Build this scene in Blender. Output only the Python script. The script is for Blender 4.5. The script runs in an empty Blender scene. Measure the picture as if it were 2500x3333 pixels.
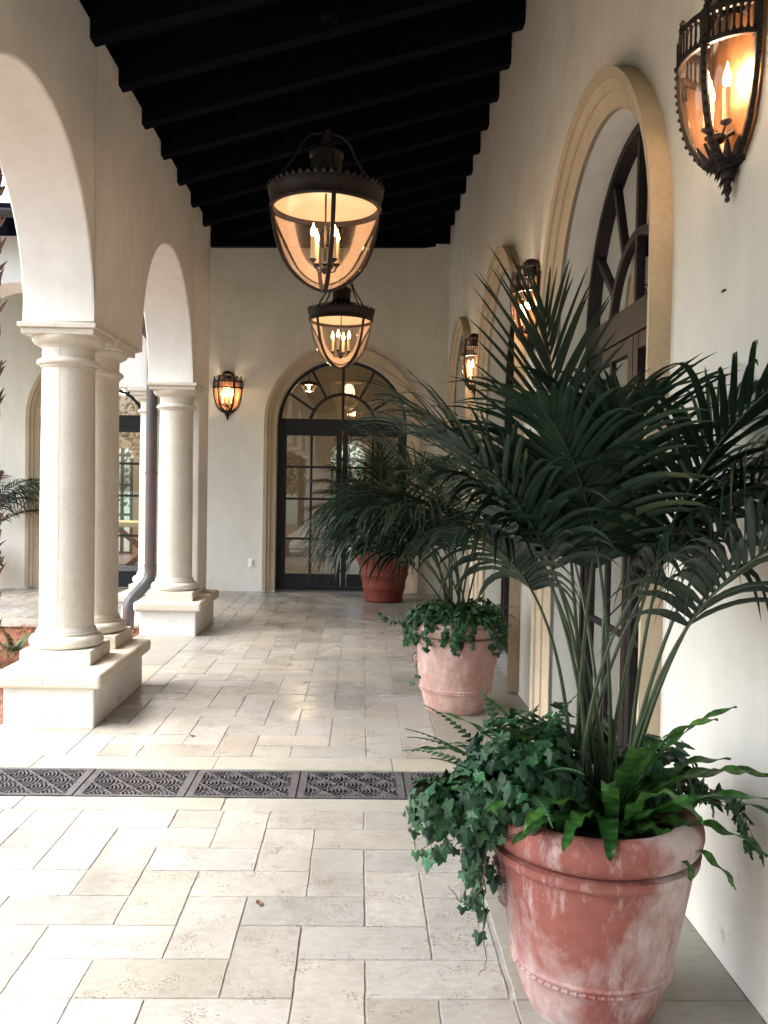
import bpy, bmesh, math, random
from mathutils import Vector, Matrix, noise
PI=math.pi; R=math.radians
scn=bpy.context.scene; COL=scn.collection
# ---------------------------------------------------------------- camera
cam_d=bpy.data.cameras.new('camera'); cam=bpy.data.objects.new('camera',cam_d); COL.objects.link(cam)
F_=Vector((.0256,.9993,-.0281)); 
def _cam():
    yw,pt,rl=.0256,.0281,.0181
    F=Vector((math.sin(yw)*math.cos(pt),math.cos(yw)*math.cos(pt),-math.sin(pt)))
    r=Vector((math.cos(yw),-math.sin(yw),0)); u=r.cross(F)
    r2=r*math.cos(rl)+u*math.sin(rl); u2=-r*math.sin(rl)+u*math.cos(rl)
    m=Matrix((r2,u2,-F)).transposed().to_4x4(); m.translation=(0,0,1.45); return m
cam.matrix_world=_cam()
cam_d.sensor_fit='HORIZONTAL'; cam_d.sensor_width=36; cam_d.lens=41.35
cam_d.clip_start=.05; cam_d.clip_end=500
scn.camera=cam
# ---------------------------------------------------------------- sky, sun, exposure
w=bpy.data.worlds.new('World'); scn.world=w; w.use_nodes=True
nt=w.node_tree; bg=nt.nodes['Background']
SUN_EL,SUN_AZ=R(56),R(262)     # high veiled sun over the courtyard, left of the walk
sky=nt.nodes.new('ShaderNodeTexSky'); sky.sky_type='NISHITA'; sky.sun_disc=False
sky.sun_elevation=SUN_EL; sky.sun_rotation=SUN_AZ; sky.dust_density=4; sky.air_density=1.2; sky.ozone_density=1
hsv=nt.nodes.new('ShaderNodeHueSaturation'); hsv.inputs['Saturation'].default_value=.72; hsv.inputs['Value'].default_value=1.0
nt.links.new(sky.outputs[0],hsv.inputs['Color']); nt.links.new(hsv.outputs[0],bg.inputs['Color'])
bg.inputs['Strength'].default_value=.15
sl=bpy.data.lights.new('sun','SUN'); sl.energy=.7; sl.angle=R(60); sl.color=(1,.985,.96)
so=bpy.data.objects.new('sun',sl); COL.objects.link(so)
_d=Vector((math.sin(SUN_AZ)*math.cos(SUN_EL),math.cos(SUN_AZ)*math.cos(SUN_EL),math.sin(SUN_EL)))
so.rotation_euler=_d.to_track_quat('Z','Y').to_euler(); so.location=(-10,5,12)
scn.view_settings.view_transform='Standard'; scn.view_settings.look='None'
scn.view_settings.exposure=2.68; scn.view_settings.gamma=1
scn.render.resolution_x=768; scn.render.resolution_y=1024
scn.cycles.max_bounces=10; scn.cycles.transparent_max_bounces=16; scn.cycles.diffuse_bounces=6
scn.cycles.sample_clamp_indirect=6
# ---------------------------------------------------------------- materials
def nodes(name):
    m=bpy.data.materials.new(name); m.use_nodes=True; t=m.node_tree
    return m,t,t.nodes['Principled BSDF']
def N(t,kind,**kw):
    n=t.nodes.new('ShaderNode'+kind)
    for k,v in kw.items():
        if k in n.inputs: n.inputs[k].default_value=v
        else: setattr(n,k,v)
    return n
def ramp(t,src,stops):
    r=t.nodes.new('ShaderNodeValToRGB'); e=r.color_ramp.elements
    while len(e)<len(stops): e.new(.5)
    for i,(p,c) in enumerate(stops):
        e[i].position=p; e[i].color=(*c,1) if len(c)==3 else c
    t.links.new(src,r.inputs[0]); return r
def coords(t,scale=(1,1,1)):
    tc=t.nodes.new('ShaderNodeTexCoord'); mp=t.nodes.new('ShaderNodeMapping'); mp.inputs['Scale'].default_value=scale
    t.links.new(tc.outputs['Object'],mp.inputs[0]); return mp.outputs[0]
def mix(t,a,b,f,mode='MIX'):
    m=t.nodes.new('ShaderNodeMix'); m.data_type='RGBA'; m.blend_type=mode
    for s,v in ((m.inputs[6],a),(m.inputs[7],b),(m.inputs[0],f)):
        if hasattr(v,'default_value') or hasattr(v,'is_linked'): t.links.new(v,s)
        elif isinstance(v,(int,float)): s.default_value=v
        else: s.default_value=(*v,1)
    return m.outputs[2]
def bump(t,p,src,dist=.002,strength=.5,prev=None):
    b=t.nodes.new('ShaderNodeBump'); b.inputs['Distance'].default_value=dist; b.inputs['Strength'].default_value=strength
    t.links.new(src,b.inputs['Height'])
    if prev: t.links.new(prev.outputs[0],b.inputs['Normal'])
    t.links.new(b.outputs[0],p.inputs['Normal']); return b
def simple(name,c1,c2=None,rough=.6,scale=8,metal=0,bd=.001,bs=.3,spec=.5,detail=6):
    m,t,p=nodes(name); v=coords(t)
    n=N(t,'TexNoise',Scale=scale,Detail=detail); t.links.new(v,n.inputs['Vector'])
    c2=c2 or tuple(x*.8 for x in c1)
    r=ramp(t,n.outputs[0],[(.35,c2),(.65,c1)]); t.links.new(r.outputs[0],p.inputs['Base Color'])
    p.inputs['Roughness'].default_value=rough; p.inputs['Metallic'].default_value=metal
    p.inputs['Specular IOR Level'].default_value=spec
    n2=N(t,'TexNoise',Scale=scale*6,Detail=4); t.links.new(v,n2.inputs['Vector']); bump(t,p,n2.outputs[0],bd,bs)
    return m
def plaster(name,c,c2):
    m,t,p=nodes(name); v=coords(t)
    n=N(t,'TexNoise',Scale=1.1,Detail=5,Roughness=.6); t.links.new(v,n.inputs['Vector'])
    n3=N(t,'TexNoise',Scale=9,Detail=5); t.links.new(coords(t,(1,1,.35)),n3.inputs['Vector'])
    a=ramp(t,n.outputs[0],[(.3,c2),(.7,c)]).outputs[0]
    b=ramp(t,n3.outputs[0],[(.3,(.93,.93,.92)),(.7,(1,1,1))]).outputs[0]
    c_=mix(t,a,b,1.0,'MULTIPLY')
    # sparse specks and scuffs
    vo=N(t,'TexVoronoi',Scale=3.3); t.links.new(v,vo.inputs['Vector'])
    n8=N(t,'TexNoise',Scale=.55,Detail=9,Roughness=.72,Distortion=1.2); t.links.new(v,n8.inputs['Vector'])
    c_=mix(t,c_,ramp(t,n8.outputs[0],[(.32,(.88,.865,.84)),(.5,(1,1,1)),(.70,(.95,.945,.93))]).outputs[0],1.0,'MULTIPLY')
    sp=ramp(t,vo.outputs['Distance'],[(.010,(.6,.57,.52)),(.017,(1,1,1))]).outputs[0]
    c_=mix(t,c_,sp,1.0,'MULTIPLY')
    # scuffs and splash marks low on the wall
    sx=N(t,'SeparateXYZ'); t.links.new(v,sx.inputs[0])
    lo=ramp(t,sx.outputs['Z'],[(.05,(1,1,1)),(.42,(0,0,0))]).outputs[0]
    n9=N(t,'TexNoise',Scale=6,Detail=9,Roughness=.75); t.links.new(v,n9.inputs['Vector'])
    ms=mix(t,(0,0,0),lo,ramp(t,n9.outputs[0],[(.60,(0,0,0)),(.68,(.75,)*3)]).outputs[0])
    c_=mix(t,c_,(.26,.245,.22),ms)
    t.links.new(c_,p.inputs['Base Color']); p.inputs['Roughness'].default_value=.85
    p.inputs['Specular IOR Level'].default_value=.25
    n2=N(t,'TexNoise',Scale=70,Detail=5); t.links.new(v,n2.inputs['Vector']); b1=bump(t,p,n2.outputs[0],.0012,.5)
    n4=N(t,'TexNoise',Scale=5,Detail=3); t.links.new(v,n4.inputs['Vector']); bump(t,p,n4.outputs[0],.012,.35,b1)
    return m
def stone(name,c,c2,pit=(.30,.26,.2),pits=.05,scale=60,warm=None,rough=.75):
    m,t,p=nodes(name); v=coords(t)
    n=N(t,'TexNoise',Scale=3,Detail=7,Roughness=.65); t.links.new(v,n.inputs['Vector'])
    a=ramp(t,n.outputs[0],[(.3,c2),(.7,c)]).outputs[0]
    n5=N(t,'TexNoise',Scale=45,Detail=4); t.links.new(v,n5.inputs['Vector'])
    a=mix(t,a,ramp(t,n5.outputs[0],[(.3,(.92,.915,.90)),(.6,(1,1,1))]).outputs[0],1.0,'MULTIPLY')
    vo=N(t,'TexVoronoi',Scale=scale); t.links.new(v,vo.inputs['Vector'])
    nn=N(t,'TexNoise',Scale=6,Detail=2); t.links.new(v,nn.inputs['Vector'])
    pm=N(t,'Math',operation='MULTIPLY'); t.links.new(vo.outputs['Distance'],pm.inputs[0]); t.links.new(ramp(t,nn.outputs[0],[(.42,(2.2,)*3),(.62,(.8,)*3)]).outputs[0],pm.inputs[1])
    pr=ramp(t,pm.outputs[0],[(pits*1.6,(1,1,1)),(pits*3,(0,0,0))]).outputs[0]
    a=mix(t,a,pit,pr)
    t.links.new(a,p.inputs['Base Color']); p.inputs['Roughness'].default_value=rough; p.inputs['Specular IOR Level'].default_value=.3
    inv=N(t,'Math',operation='SUBTRACT'); inv.inputs[0].default_value=1; t.links.new(pr,inv.inputs[1])
    b1=bump(t,p,n5.outputs[0],.0015,.4); bump(t,p,inv.outputs[0],.003,.6,b1)
    return m
M={}
M['plaster']=plaster('cream_plaster',(.68,.665,.615),(.62,.605,.55))
M['white_plaster']=plaster('white_plaster',(.82,.815,.785),(.76,.755,.725))
M['column']=stone('cast_stone',(.68,.65,.57),(.59,.555,.475),pits=.022,scale=30)
M['coping']=stone('coping_stone',(.70,.65,.55),(.60,.55,.45),pits=.04,scale=50)
M['trim']=stone('arch_stone',(.54,.445,.32),(.41,.33,.23),pits=.03,scale=30)
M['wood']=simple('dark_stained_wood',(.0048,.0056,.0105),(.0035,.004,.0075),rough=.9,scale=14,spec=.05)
M['frame']=simple('black_painted_frame',(.010,.014,.019),(.007,.009,.012),rough=.42,scale=20,bs=.1,spec=.3)
M['doorwood']=simple('dark_door_wood',(.014,.009,.008),(.008,.006,.006),rough=.5,scale=20,bs=.15,spec=.25)
M['iron']=simple('blackened_iron',(.028,.020,.017),(.014,.011,.011),rough=.5,scale=60,metal=.35,bs=.5)
M['copper']=simple('aged_copper_plate',(.42,.20,.09),(.20,.09,.04),rough=.38,scale=12,metal=.75)
M['enamel']=simple('white_enamel',(.55,.44,.38),(.50,.40,.34),rough=.5,scale=5)
M['candle']=simple('candle_sleeve',(.80,.68,.48),(.74,.6,.4),rough=.55,scale=9)
M['soil']=simple('potting_soil',(.035,.025,.018),(.015,.011,.009),rough=.95,scale=60,bd=.01,bs=1)
M['pipe']=simple('weathered_copper_pipe',(.12,.072,.07),(.055,.065,.068),rough=.45,scale=3.2,metal=.3)
M['vine']=simple('vine_stem',(.10,.055,.03),(.05,.03,.02),rough=.7,scale=30)
M['petiole']=simple('palm_stem',(.030,.055,.018),(.016,.030,.012),rough=.45,scale=20)
M['trunk']=simple('palm_trunk_boots',(.24,.13,.09),(.07,.045,.04),rough=.9,scale=14,bd=.02,bs=1)
M['straw']=simple('pine_straw',(.42,.19,.10),(.22,.09,.05),rough=.8,scale=30)
M['earth']=simple('mulch_earth',(.26,.12,.07),(.10,.05,.03),rough=.95,scale=25,bd=.02,bs=1)
M['plate']=simple('white_plastic_plate',(.8,.8,.78),(.77,.77,.75),rough=.35,scale=5)
M['room']=simple('tan_room_paint',(.34,.28,.20),(.30,.25,.18),rough=.8,scale=2)
M['brownroom']=simple('brown_room_paint',(.30,.19,.11),(.25,.15,.09),rough=.8,scale=2)
M['iron_grate']=simple('cast_iron_grate',(.125,.12,.125),(.075,.072,.078),rough=.45,scale=22,metal=.2,bs=.6)
M['pit']=simple('drain_channel',(.05,.06,.065),(.025,.03,.035),rough=.35,scale=9)
M['grass']=simple('lawn',(.11,.13,.08),(.07,.09,.05),rough=.9,scale=20)
def leafmat(name,c1,c2,rough=.42,trans=.12,scale=7,spec=.18):
    m,t,p=nodes(name); v=coords(t)
    n=N(t,'TexNoise',Scale=scale,Detail=3); t.links.new(v,n.inputs['Vector'])
    at=N(t,'Attribute',attribute_name='tint')
    r=ramp(t,n.outputs[0],[(.35,c2),(.65,c1)]).outputs[0]
    c=mix(t,r,at.outputs['Color'],1.0,'MULTIPLY')
    t.links.new(c,p.inputs['Base Color']); p.inputs['Roughness'].default_value=rough
    p.inputs['Specular IOR Level'].default_value=spec
    out=t.nodes['Material Output']; tr=N(t,'BsdfTranslucent'); t.links.new(c,tr.inputs['Color'])
    ms=t.nodes.new('ShaderNodeMixShader'); ms.inputs[0].default_value=trans
    t.links.new(p.outputs[0],ms.inputs[1]); t.links.new(tr.outputs[0],ms.inputs[2]); t.links.new(ms.outputs[0],out.inputs[0])
    return m
M['palm']=leafmat('palm_leaf',(.014,.034,.018),(.006,.017,.011),.40,.10,spec=.2)
M['ivy']=leafmat('ivy_leaf',(.036,.098,.044),(.013,.045,.025),.4,.15,30)
M['fern']=leafmat('strap_fern_leaf',(.040,.125,.026),(.017,.062,.018),.33,.2,12,spec=.3)
M['lace']=leafmat('lacy_fern_leaf',(.040,.11,.045),(.02,.06,.03),.5,.15)
M['tree']=leafmat('tree_leaf',(.07,.095,.05),(.03,.045,.025),.5,.3,3)
def glass(name,tint,boost=1.0,rough=.0,ior=1.5):
    m,t,p=nodes(name); t.nodes.remove(p); out=t.nodes['Material Output']
    tr=N(t,'BsdfTransparent'); tr.inputs[0].default_value=(*tint,1)
    gl=N(t,'BsdfGlossy'); gl.inputs['Roughness'].default_value=rough
    fr=N(t,'Fresnel'); fr.inputs[0].default_value=ior
    mu=N(t,'Math',operation='MULTIPLY'); mu.inputs[1].default_value=boost; mu.use_clamp=True; t.links.new(fr.outputs[0],mu.inputs[0])
    ms=t.nodes.new('ShaderNodeMixShader'); t.links.new(mu.outputs[0],ms.inputs[0])
    t.links.new(tr.outputs[0],ms.inputs[1]); t.links.new(gl.outputs[0],ms.inputs[2]); t.links.new(ms.outputs[0],out.inputs[0])
    return m
M['pane']=glass('window_glass',(.68,.74,.70),3.8)
M['lglass']=glass('lantern_glass',(.97,.91,.82),.8,.01)
def emis(name,c,s):
    m,t,p=nodes(name); t.nodes.remove(p); e=N(t,'Emission'); e.inputs[0].default_value=(*c,1); e.inputs[1].default_value=s
    t.links.new(e.outputs[0],t.nodes['Material Output'].inputs[0]); return m
M['flame']=emis('lit_bulb',(1,.52,.20),9)
def travertine(name,base,dark,warmc,rough=.34,pitk=1.0):
    m,t,p=nodes(name); v=coords(t)
    at=N(t,'Attribute',attribute_name='tint')
    n=N(t,'TexNoise',Scale=2.6,Detail=8,Roughness=.68,Distortion=.15); t.links.new(v,n.inputs['Vector'])
    a=ramp(t,n.outputs[0],[(.28,dark),(.5,base),(.78,warmc)]).outputs[0]
    n1=N(t,'TexNoise',Scale=22,Detail=6,Roughness=.7); t.links.new(coords(t,(1,1.8,1)),n1.inputs['Vector'])
    a=mix(t,a,ramp(t,n1.outputs[0],[(.3,(.82,.79,.74)),(.62,(1,1,1))]).outputs[0],1.0,'MULTIPLY')
    a=mix(t,a,at.outputs['Color'],1.0,'MULTIPLY')
    vo=N(t,'TexVoronoi',Scale=92); vo.inputs['Randomness'].default_value=1; t.links.new(coords(t,(1,1.7,1)),vo.inputs['Vector'])
    nn=N(t,'TexNoise',Scale=7,Detail=4,Roughness=.7); t.links.new(v,nn.inputs['Vector'])
    pm=N(t,'Math',operation='MULTIPLY'); t.links.new(vo.outputs['Distance'],pm.inputs[0]); t.links.new(ramp(t,nn.outputs[0],[(.38,(2.8,)*3),(.58,(.68,)*3)]).outputs[0],pm.inputs[1])
    pr=ramp(t,pm.outputs[0],[(.16*pitk,(1,1,1)),(.30*pitk,(0,0,0))]).outputs[0]
    a=mix(t,a,(.20,.175,.14),pr)
    t.links.new(a,p.inputs['Base Color'])
    n6=N(t,'TexNoise',Scale=1.4,Detail=4); t.links.new(v,n6.inputs['Vector'])
    t.links.new(ramp(t,n6.outputs[0],[(.35,(rough-.14,)*3),(.65,(rough+.12,)*3)]).outputs[0],p.inputs['Roughness'])
    p.inputs['Specular IOR Level'].default_value=.5
    inv=N(t,'Math',operation='SUBTRACT'); inv.inputs[0].default_value=1; t.links.new(pr,inv.inputs[1])
    b1=bump(t,p,n1.outputs[0],.0012,.35); b2=bump(t,p,inv.outputs[0],.002,.6,b1)
    n7=N(t,'TexNoise',Scale=3.5,Detail=2); t.links.new(v,n7.inputs['Vector']); bump(t,p,n7.outputs[0],.01,.25,b2)
    return m
M['tile']=travertine('travertine_paver',(.385,.37,.335),(.30,.285,.25),(.455,.445,.41),rough=.30)
M['border']=travertine('border_stone',(.36,.345,.295),(.31,.295,.25),(.40,.385,.33),rough=.45,pitk=.55)
M['grout']=simple('grout',(.36,.35,.33),(.25,.24,.225),rough=.9,scale=12)
def terracotta(name,base,pale,dark,amount=.5,seed=0):
    m,t,p=nodes(name); v=coords(t); mp=v.node; mp.inputs['Location'].default_value=(seed,seed*1.7,seed*.6)
    v2=coords(t,(1,1,.45)); v2.node.inputs['Location'].default_value=(seed*2.1,seed,seed*.3)
    n=N(t,'TexNoise',Scale=3.4,Detail=10,Roughness=.68,Distortion=.25); t.links.new(v2,n.inputs['Vector'])
    a=ramp(t,n.outputs[0],[(.5-amount*.35,base),(.5+.02,tuple((base[i]+pale[i])/2 for i in range(3))),(.5+.11,pale)]).outputs[0]
    n1=N(t,'TexNoise',Scale=28,Detail=6,Roughness=.7); t.links.new(v,n1.inputs['Vector'])
    a=mix(t,a,ramp(t,n1.outputs[0],[(.3,(.80,.78,.77)),(.65,(1.0,1,1))]).outputs[0],1.0,'MULTIPLY')
    n2=N(t,'TexNoise',Scale=4,Detail=5,Roughness=.7); t.links.new(v,n2.inputs['Vector'])
    a=mix(t,a,dark,ramp(t,n2.outputs[0],[(.64,(0,0,0)),(.82,(.55,.55,.55))]).outputs[0])
    n3=N(t,'TexNoise',Scale=14,Detail=9,Roughness=.78); t.links.new(coords(t,(1,1,.28)),n3.inputs['Vector'])
    a=mix(t,a,pale,ramp(t,n3.outputs[0],[(.53,(0,0,0)),(.66,(.7,.7,.7))]).outputs[0])
    t.links.new(a,p.inputs['Base Color']); p.inputs['Roughness'].default_value=.82; p.inputs['Specular IOR Level'].default_value=.25
    b1=bump(t,p,n1.outputs[0],.002,.5); bump(t,p,n.outputs[0],.012,.4,b1)
    return m
M['terra1']=terracotta('weathered_terracotta',(.245,.085,.07),(.45,.37,.355),(.10,.06,.06),.22,3.1)
M['terra2']=terracotta('pale_terracotta',(.42,.21,.165),(.60,.47,.42),(.16,.08,.06),.75,7.7)
M['terra3']=terracotta('red_terracotta',(.17,.038,.024),(.21,.06,.042),(.14,.04,.03),.1,1.2)
# ---------------------------------------------------------------- mesh helpers
class MB:
    def __init__(s): s.v=[];s.f=[];s.m=[];s.c=[];s.col=None
    def face(s,pts,mi=0):
        b=len(s.v); s.v+= [tuple(p) for p in pts]; s.f.append(tuple(range(b,b+len(pts)))); s.m.append(mi); s.c.append(s.col or (1,1,1,1))
    def grid(s,rows,mi=0,closed=False):
        b=len(s.v); n=len(rows[0])
        for r in rows: s.v+=[tuple(p) for p in r]
        for i in range(len(rows)-1):
            for j in range(n if closed else n-1):
                k=(j+1)%n
                s.f.append((b+i*n+j,b+i*n+k,b+(i+1)*n+k,b+(i+1)*n+j)); s.m.append(mi); s.c.append(s.col or (1,1,1,1))
    def box(s,x0,y0,z0,x1,y1,z1,mi=0):
        if x0>x1:x0,x1=x1,x0
        if y0>y1:y0,y1=y1,y0
        if z0>z1:z0,z1=z1,z0
        p=[(x0,y0,z0),(x1,y0,z0),(x1,y1,z0),(x0,y1,z0),(x0,y0,z1),(x1,y0,z1),(x1,y1,z1),(x0,y1,z1)]
        s.poly(p,[(0,3,2,1),(4,5,6,7),(0,1,5,4),(1,2,6,5),(2,3,7,6),(3,0,4,7)],mi)
    def poly(s,p,fs,mi=0):
        b=len(s.v); s.v+=[tuple(q) for q in p]
        for f in fs: s.f.append(tuple(b+i for i in f)); s.m.append(mi); s.c.append(s.col or (1,1,1,1))
    def lathe(s,prof,n=32,c=(0,0,0),a0=0,a1=2*PI,mi=0,jit=None):
        full=abs(a1-a0-2*PI)<1e-6; rows=[]
        for (r,z) in prof:
            rows.append([(c[0]+r*math.cos(a0+(a1-a0)*j/n),c[1]+r*math.sin(a0+(a1-a0)*j/n),c[2]+z) for j in range(n if full else n+1)])
        s.grid(rows,mi,closed=full)
    def tube(s,pts,r,n=8,mi=0,caps=True):
        pts=[Vector(p) for p in pts]; rr=r if isinstance(r,(list,tuple)) else [r]*len(pts); rows=[]
        ref=None
        for i,p in enumerate(pts):
            d=(pts[min(i+1,len(pts)-1)]-pts[max(i-1,0)]).normalized()
            if ref is None: ref=Vector((0,0,1)) if abs(d.z)<.9 else Vector((1,0,0))
            a=d.cross(ref).normalized(); b=d.cross(a).normalized(); ref=-b if False else ref
            if a.length<.1: a=Vector((1,0,0)); b=d.cross(a)
            rows.append([p+(a*math.cos(2*PI*j/n)+b*math.sin(2*PI*j/n))*rr[i] for j in range(n)])
        s.grid(rows,mi,closed=True)
        if caps: s.face(rows[0],mi); s.face(rows[-1][::-1],mi)
    def ribbon(s,pts,nrm,wd,th,mi=0):
        """flat bar of width wd (along nrm x dir) and thickness th along a polyline"""
        pts=[Vector(p) for p in pts]; rows=[]
        for i,p in enumerate(pts):
            d=(pts[min(i+1,len(pts)-1)]-pts[max(i-1,0)]).normalized(); nn=nrm(p) if callable(nrm) else Vector(nrm)
            sd=d.cross(nn).normalized(); nn=sd.cross(d).normalized()
            rows.append([p+sd*wd/2+nn*th/2,p-sd*wd/2+nn*th/2,p-sd*wd/2-nn*th/2,p+sd*wd/2-nn*th/2])
        s.grid(rows,mi,closed=True); s.face(rows[0],mi); s.face(rows[-1][::-1],mi)
    def build(s,name,mat,parent=None,smooth=False,weld=True,bevel=0,solid=0,segs=2,subsurf=0,autos=None):
        me=bpy.data.meshes.new(name); me.from_pydata(s.v,[],s.f)
        mats=mat if isinstance(mat,(list,tuple)) else [mat]
        for m in mats: me.materials.append(m)
        me.polygons.foreach_set('material_index',s.m)
        ca=me.color_attributes.new('tint','FLOAT_COLOR','CORNER'); buf=[]
        for i,p in enumerate(me.polygons): buf+=list(s.c[i])*p.loop_total
        ca.data.foreach_set('color',buf)
        bm=bmesh.new(); bm.from_mesh(me)
        if weld: bmesh.ops.remove_doubles(bm,verts=bm.verts,dist=1e-5)
        bmesh.ops.recalc_face_normals(bm,faces=bm.faces)
        if smooth:
            for f in bm.faces: f.smooth=True
            ang=R(autos or 40)
            for e in bm.edges:
                if len(e.link_faces)==2 and e.calc_face_angle(0)>ang: e.smooth=False
        bm.to_mesh(me); bm.free()
        o=bpy.data.objects.new(name,me); COL.objects.link(o)
        if parent: o.parent=parent
        if solid:
            k=o.modifiers.new('solid','SOLIDIFY'); k.thickness=solid; k.offset=0
        if bevel:
            k=o.modifiers.new('bevel','BEVEL'); k.width=bevel; k.segments=segs; k.limit_method='ANGLE'; k.angle_limit=R(35); k.harden_normals=False
            for p in o.data.polygons: p.use_smooth=False
        return o
def tag(o,label=None,cat=None,group=None,kind=None):
    if label: o['label']=label
    if cat: o['category']=cat
    if group: o['group']=group
    if kind: o['kind']=kind
    return o
def thing(name,label,cat,loc=(0,0,0),rz=0,group=None):
    o=bpy.data.objects.new(name,None); COL.objects.link(o); o.location=loc; o.rotation_euler=(0,0,rz); o.empty_display_size=.1
    return tag(o,label,cat,group)
def copy_tree(o,parent=None):
    c=o.copy(); COL.objects.link(c); c.parent=parent
    for ch in list(o.children): copy_tree(ch,c)
    return c
def lerp(a,b,t): return a+(b-a)*t
rnd=random.Random(7)
# ================================================================ SETTING
XR=1.135; XA=-1.64; XAL=-2.07; YB=12.0; ZS=2.47; ZI=2.41
# --- floor of travertine pavers
def tile(mb,x0,y0,x1,y1,mi=0,g=.0026,z=0,tint=None):
    b=.0018; h=.006
    v=tint if tint is not None else rnd.choice([.84,.90,.95,1,1,1.04,1.07])*rnd.uniform(.97,1.03)
    wr=rnd.uniform(-.035,.03); mb.col=(v*(1+wr*.6),v,v*(1-wr*1.6),1)
    dz=rnd.uniform(-.0012,.0012); x0+=g+rnd.uniform(-.001,.001);x1-=g+rnd.uniform(-.001,.001);y0+=g+rnd.uniform(-.001,.001);y1-=g+rnd.uniform(-.001,.001)
    nx=max(2,int((x1-x0)/.05)); ny=max(2,int((y1-y0)/.05))
    def per(ins,zz,wob):
        P=[]
        for i in range(nx): P.append((lerp(x0+ins,x1-ins,i/nx),y0+ins,zz))
        for i in range(ny): P.append((x1-ins,lerp(y0+ins,y1-ins,i/ny),zz))
        for i in range(nx): P.append((lerp(x1-ins,x0+ins,i/nx),y1-ins,zz))
        for i in range(ny): P.append((x0+ins,lerp(y1-ins,y0+ins,i/ny),zz))
        return [(a+wob*noise.noise((a*17,c_*17,3.3)),c_+wob*noise.noise((a*17,c_*17,9.1)),d) for a,c_,d in P]
    top=per(b,z+dz,.004); low=per(0,z-h,.003)
    mb.grid([low,top],mi,closed=True); mb.face(top,mi)
    mb.col=None
def herring(mb,xa,xb,ya,yb,u,X0,Y0,sg):
    """rows of 1x2 pavers laid herringbone; row j starts at Y0 going in direction sg"""
    n=int(abs((yb if sg>0 else ya)-Y0)/u)+2
    def put(x0,y0,x1,y1):
        x0,x1=max(x0,xa),min(x1,xb); y0,y1=max(y0,ya),min(y1,yb)
        if x1-x0>.02 and y1-y0>.02: tile(mb,x0,y0,x1,y1)
    for j in range(-1,n):
        base=X0-sg*j*u
        for k in range(-12,13):
            x=base+4*u*k
            ylo=Y0+sg*j*u; yhi=ylo+sg*u
            a,b=min(ylo,yhi),max(ylo,yhi)
            put(x,a,x+2*u,b)
            if sg<0: put(x+3*u,a-u,x+4*u,b)
            else: put(x+2*u,a,x+3*u,b+u)
U=.2035
fl=MB()
XL=-1.55; XB=.46
herring(fl,XL,XB,-8,3.905,.2065,-.377,3.905,-1); herring(fl,XL,XB,4.68,12.0,.2045,-.36,4.68,1)
def strip(x0,y0,x1,y1,L,axis,mi=1,seed=1):
    r=random.Random(seed); a=(x0 if axis=='x' else y0)+0; e=x1 if axis=='x' else y1; first=True
    while a<e-.01:
        b=min(e,a+L*(r.uniform(.35,1) if first else 1)); first=False
        if e-b<L*.3: b=e
        tn=r.uniform(.94,1.05)
        if axis=='x': tile(fl,a,y0,b,y1,mi,tint=tn)
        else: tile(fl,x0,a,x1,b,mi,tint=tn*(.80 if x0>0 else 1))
        a=b
strip(-2.12,4.47,XR,4.68,.92,'x',seed=3); strip(-2.12,3.90,XR,4.06,.92,'x',seed=9)
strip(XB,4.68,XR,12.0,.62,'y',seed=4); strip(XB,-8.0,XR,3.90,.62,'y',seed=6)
strip(-2.12,4.68,XL,12.0,.95,'y',seed=8); strip(-2.12,-8,XL,3.90,.95,'y',seed=12)
herring(fl,-5.9,-2.12,9.35,12.0,.2045,-3.1,9.35,1); strip(-2.12-U*17,8.85,-2.12,9.35,.95,'x',seed=14)
GZ=-.0038
fl.face([(-6.5,9.0,GZ),(-2.1,9.0,GZ),(-2.1,12.3,GZ),(-6.5,12.3,GZ)],2)
for (x0,y0,x1,y1) in ((-2.1,-8.2,1.6,4.06),(-2.1,4.47,1.6,12.3)):
    fl.face([(x0,y0,GZ),(x1,y0,GZ),(x1,y1,GZ),(x0,y1,GZ)],2)
tag(fl.build('floor',[M['tile'],M['border'],M['grout']],weld=False),kind='structure')
ch=MB()   # drain channel set in the floor
ch.face([(-2.12,4.06,-.11),(XR,4.06,-.11),(XR,4.47,-.11),(-2.12,4.47,-.11)])
ch.face([(-2.12,4.06,-.11),(XR,4.06,-.11),(XR,4.06,-.006),(-2.12,4.06,-.006)]); ch.face([(-2.12,4.47,-.11),(XR,4.47,-.11),(XR,4.47,-.006),(-2.12,4.47,-.006)])
tag(ch.build('drain_channel',M['pit']),kind='structure')
# --- ground outside
g=MB(); g.face([(-150,-150,-.16),(150,-150,-.16),(150,150,-.16),(-150,150,-.16)])
tag(g.build('ground',M['grass']),kind='structure')
g=MB()
nx,ny=46,60; rows=[]
for j in range(ny+1):
    y=-8+j*17/ny; rows.append([(x:=-8+i*5.93/nx,y,-.10+.04*noise.noise((x*2.3,y*2.3,0))+.015*noise.noise((x*9,y*9,0))) for i in range(nx+1)])
g.grid(rows); tag(g.build('mulch_bed',M['earth'],smooth=True),kind='structure')
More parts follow.
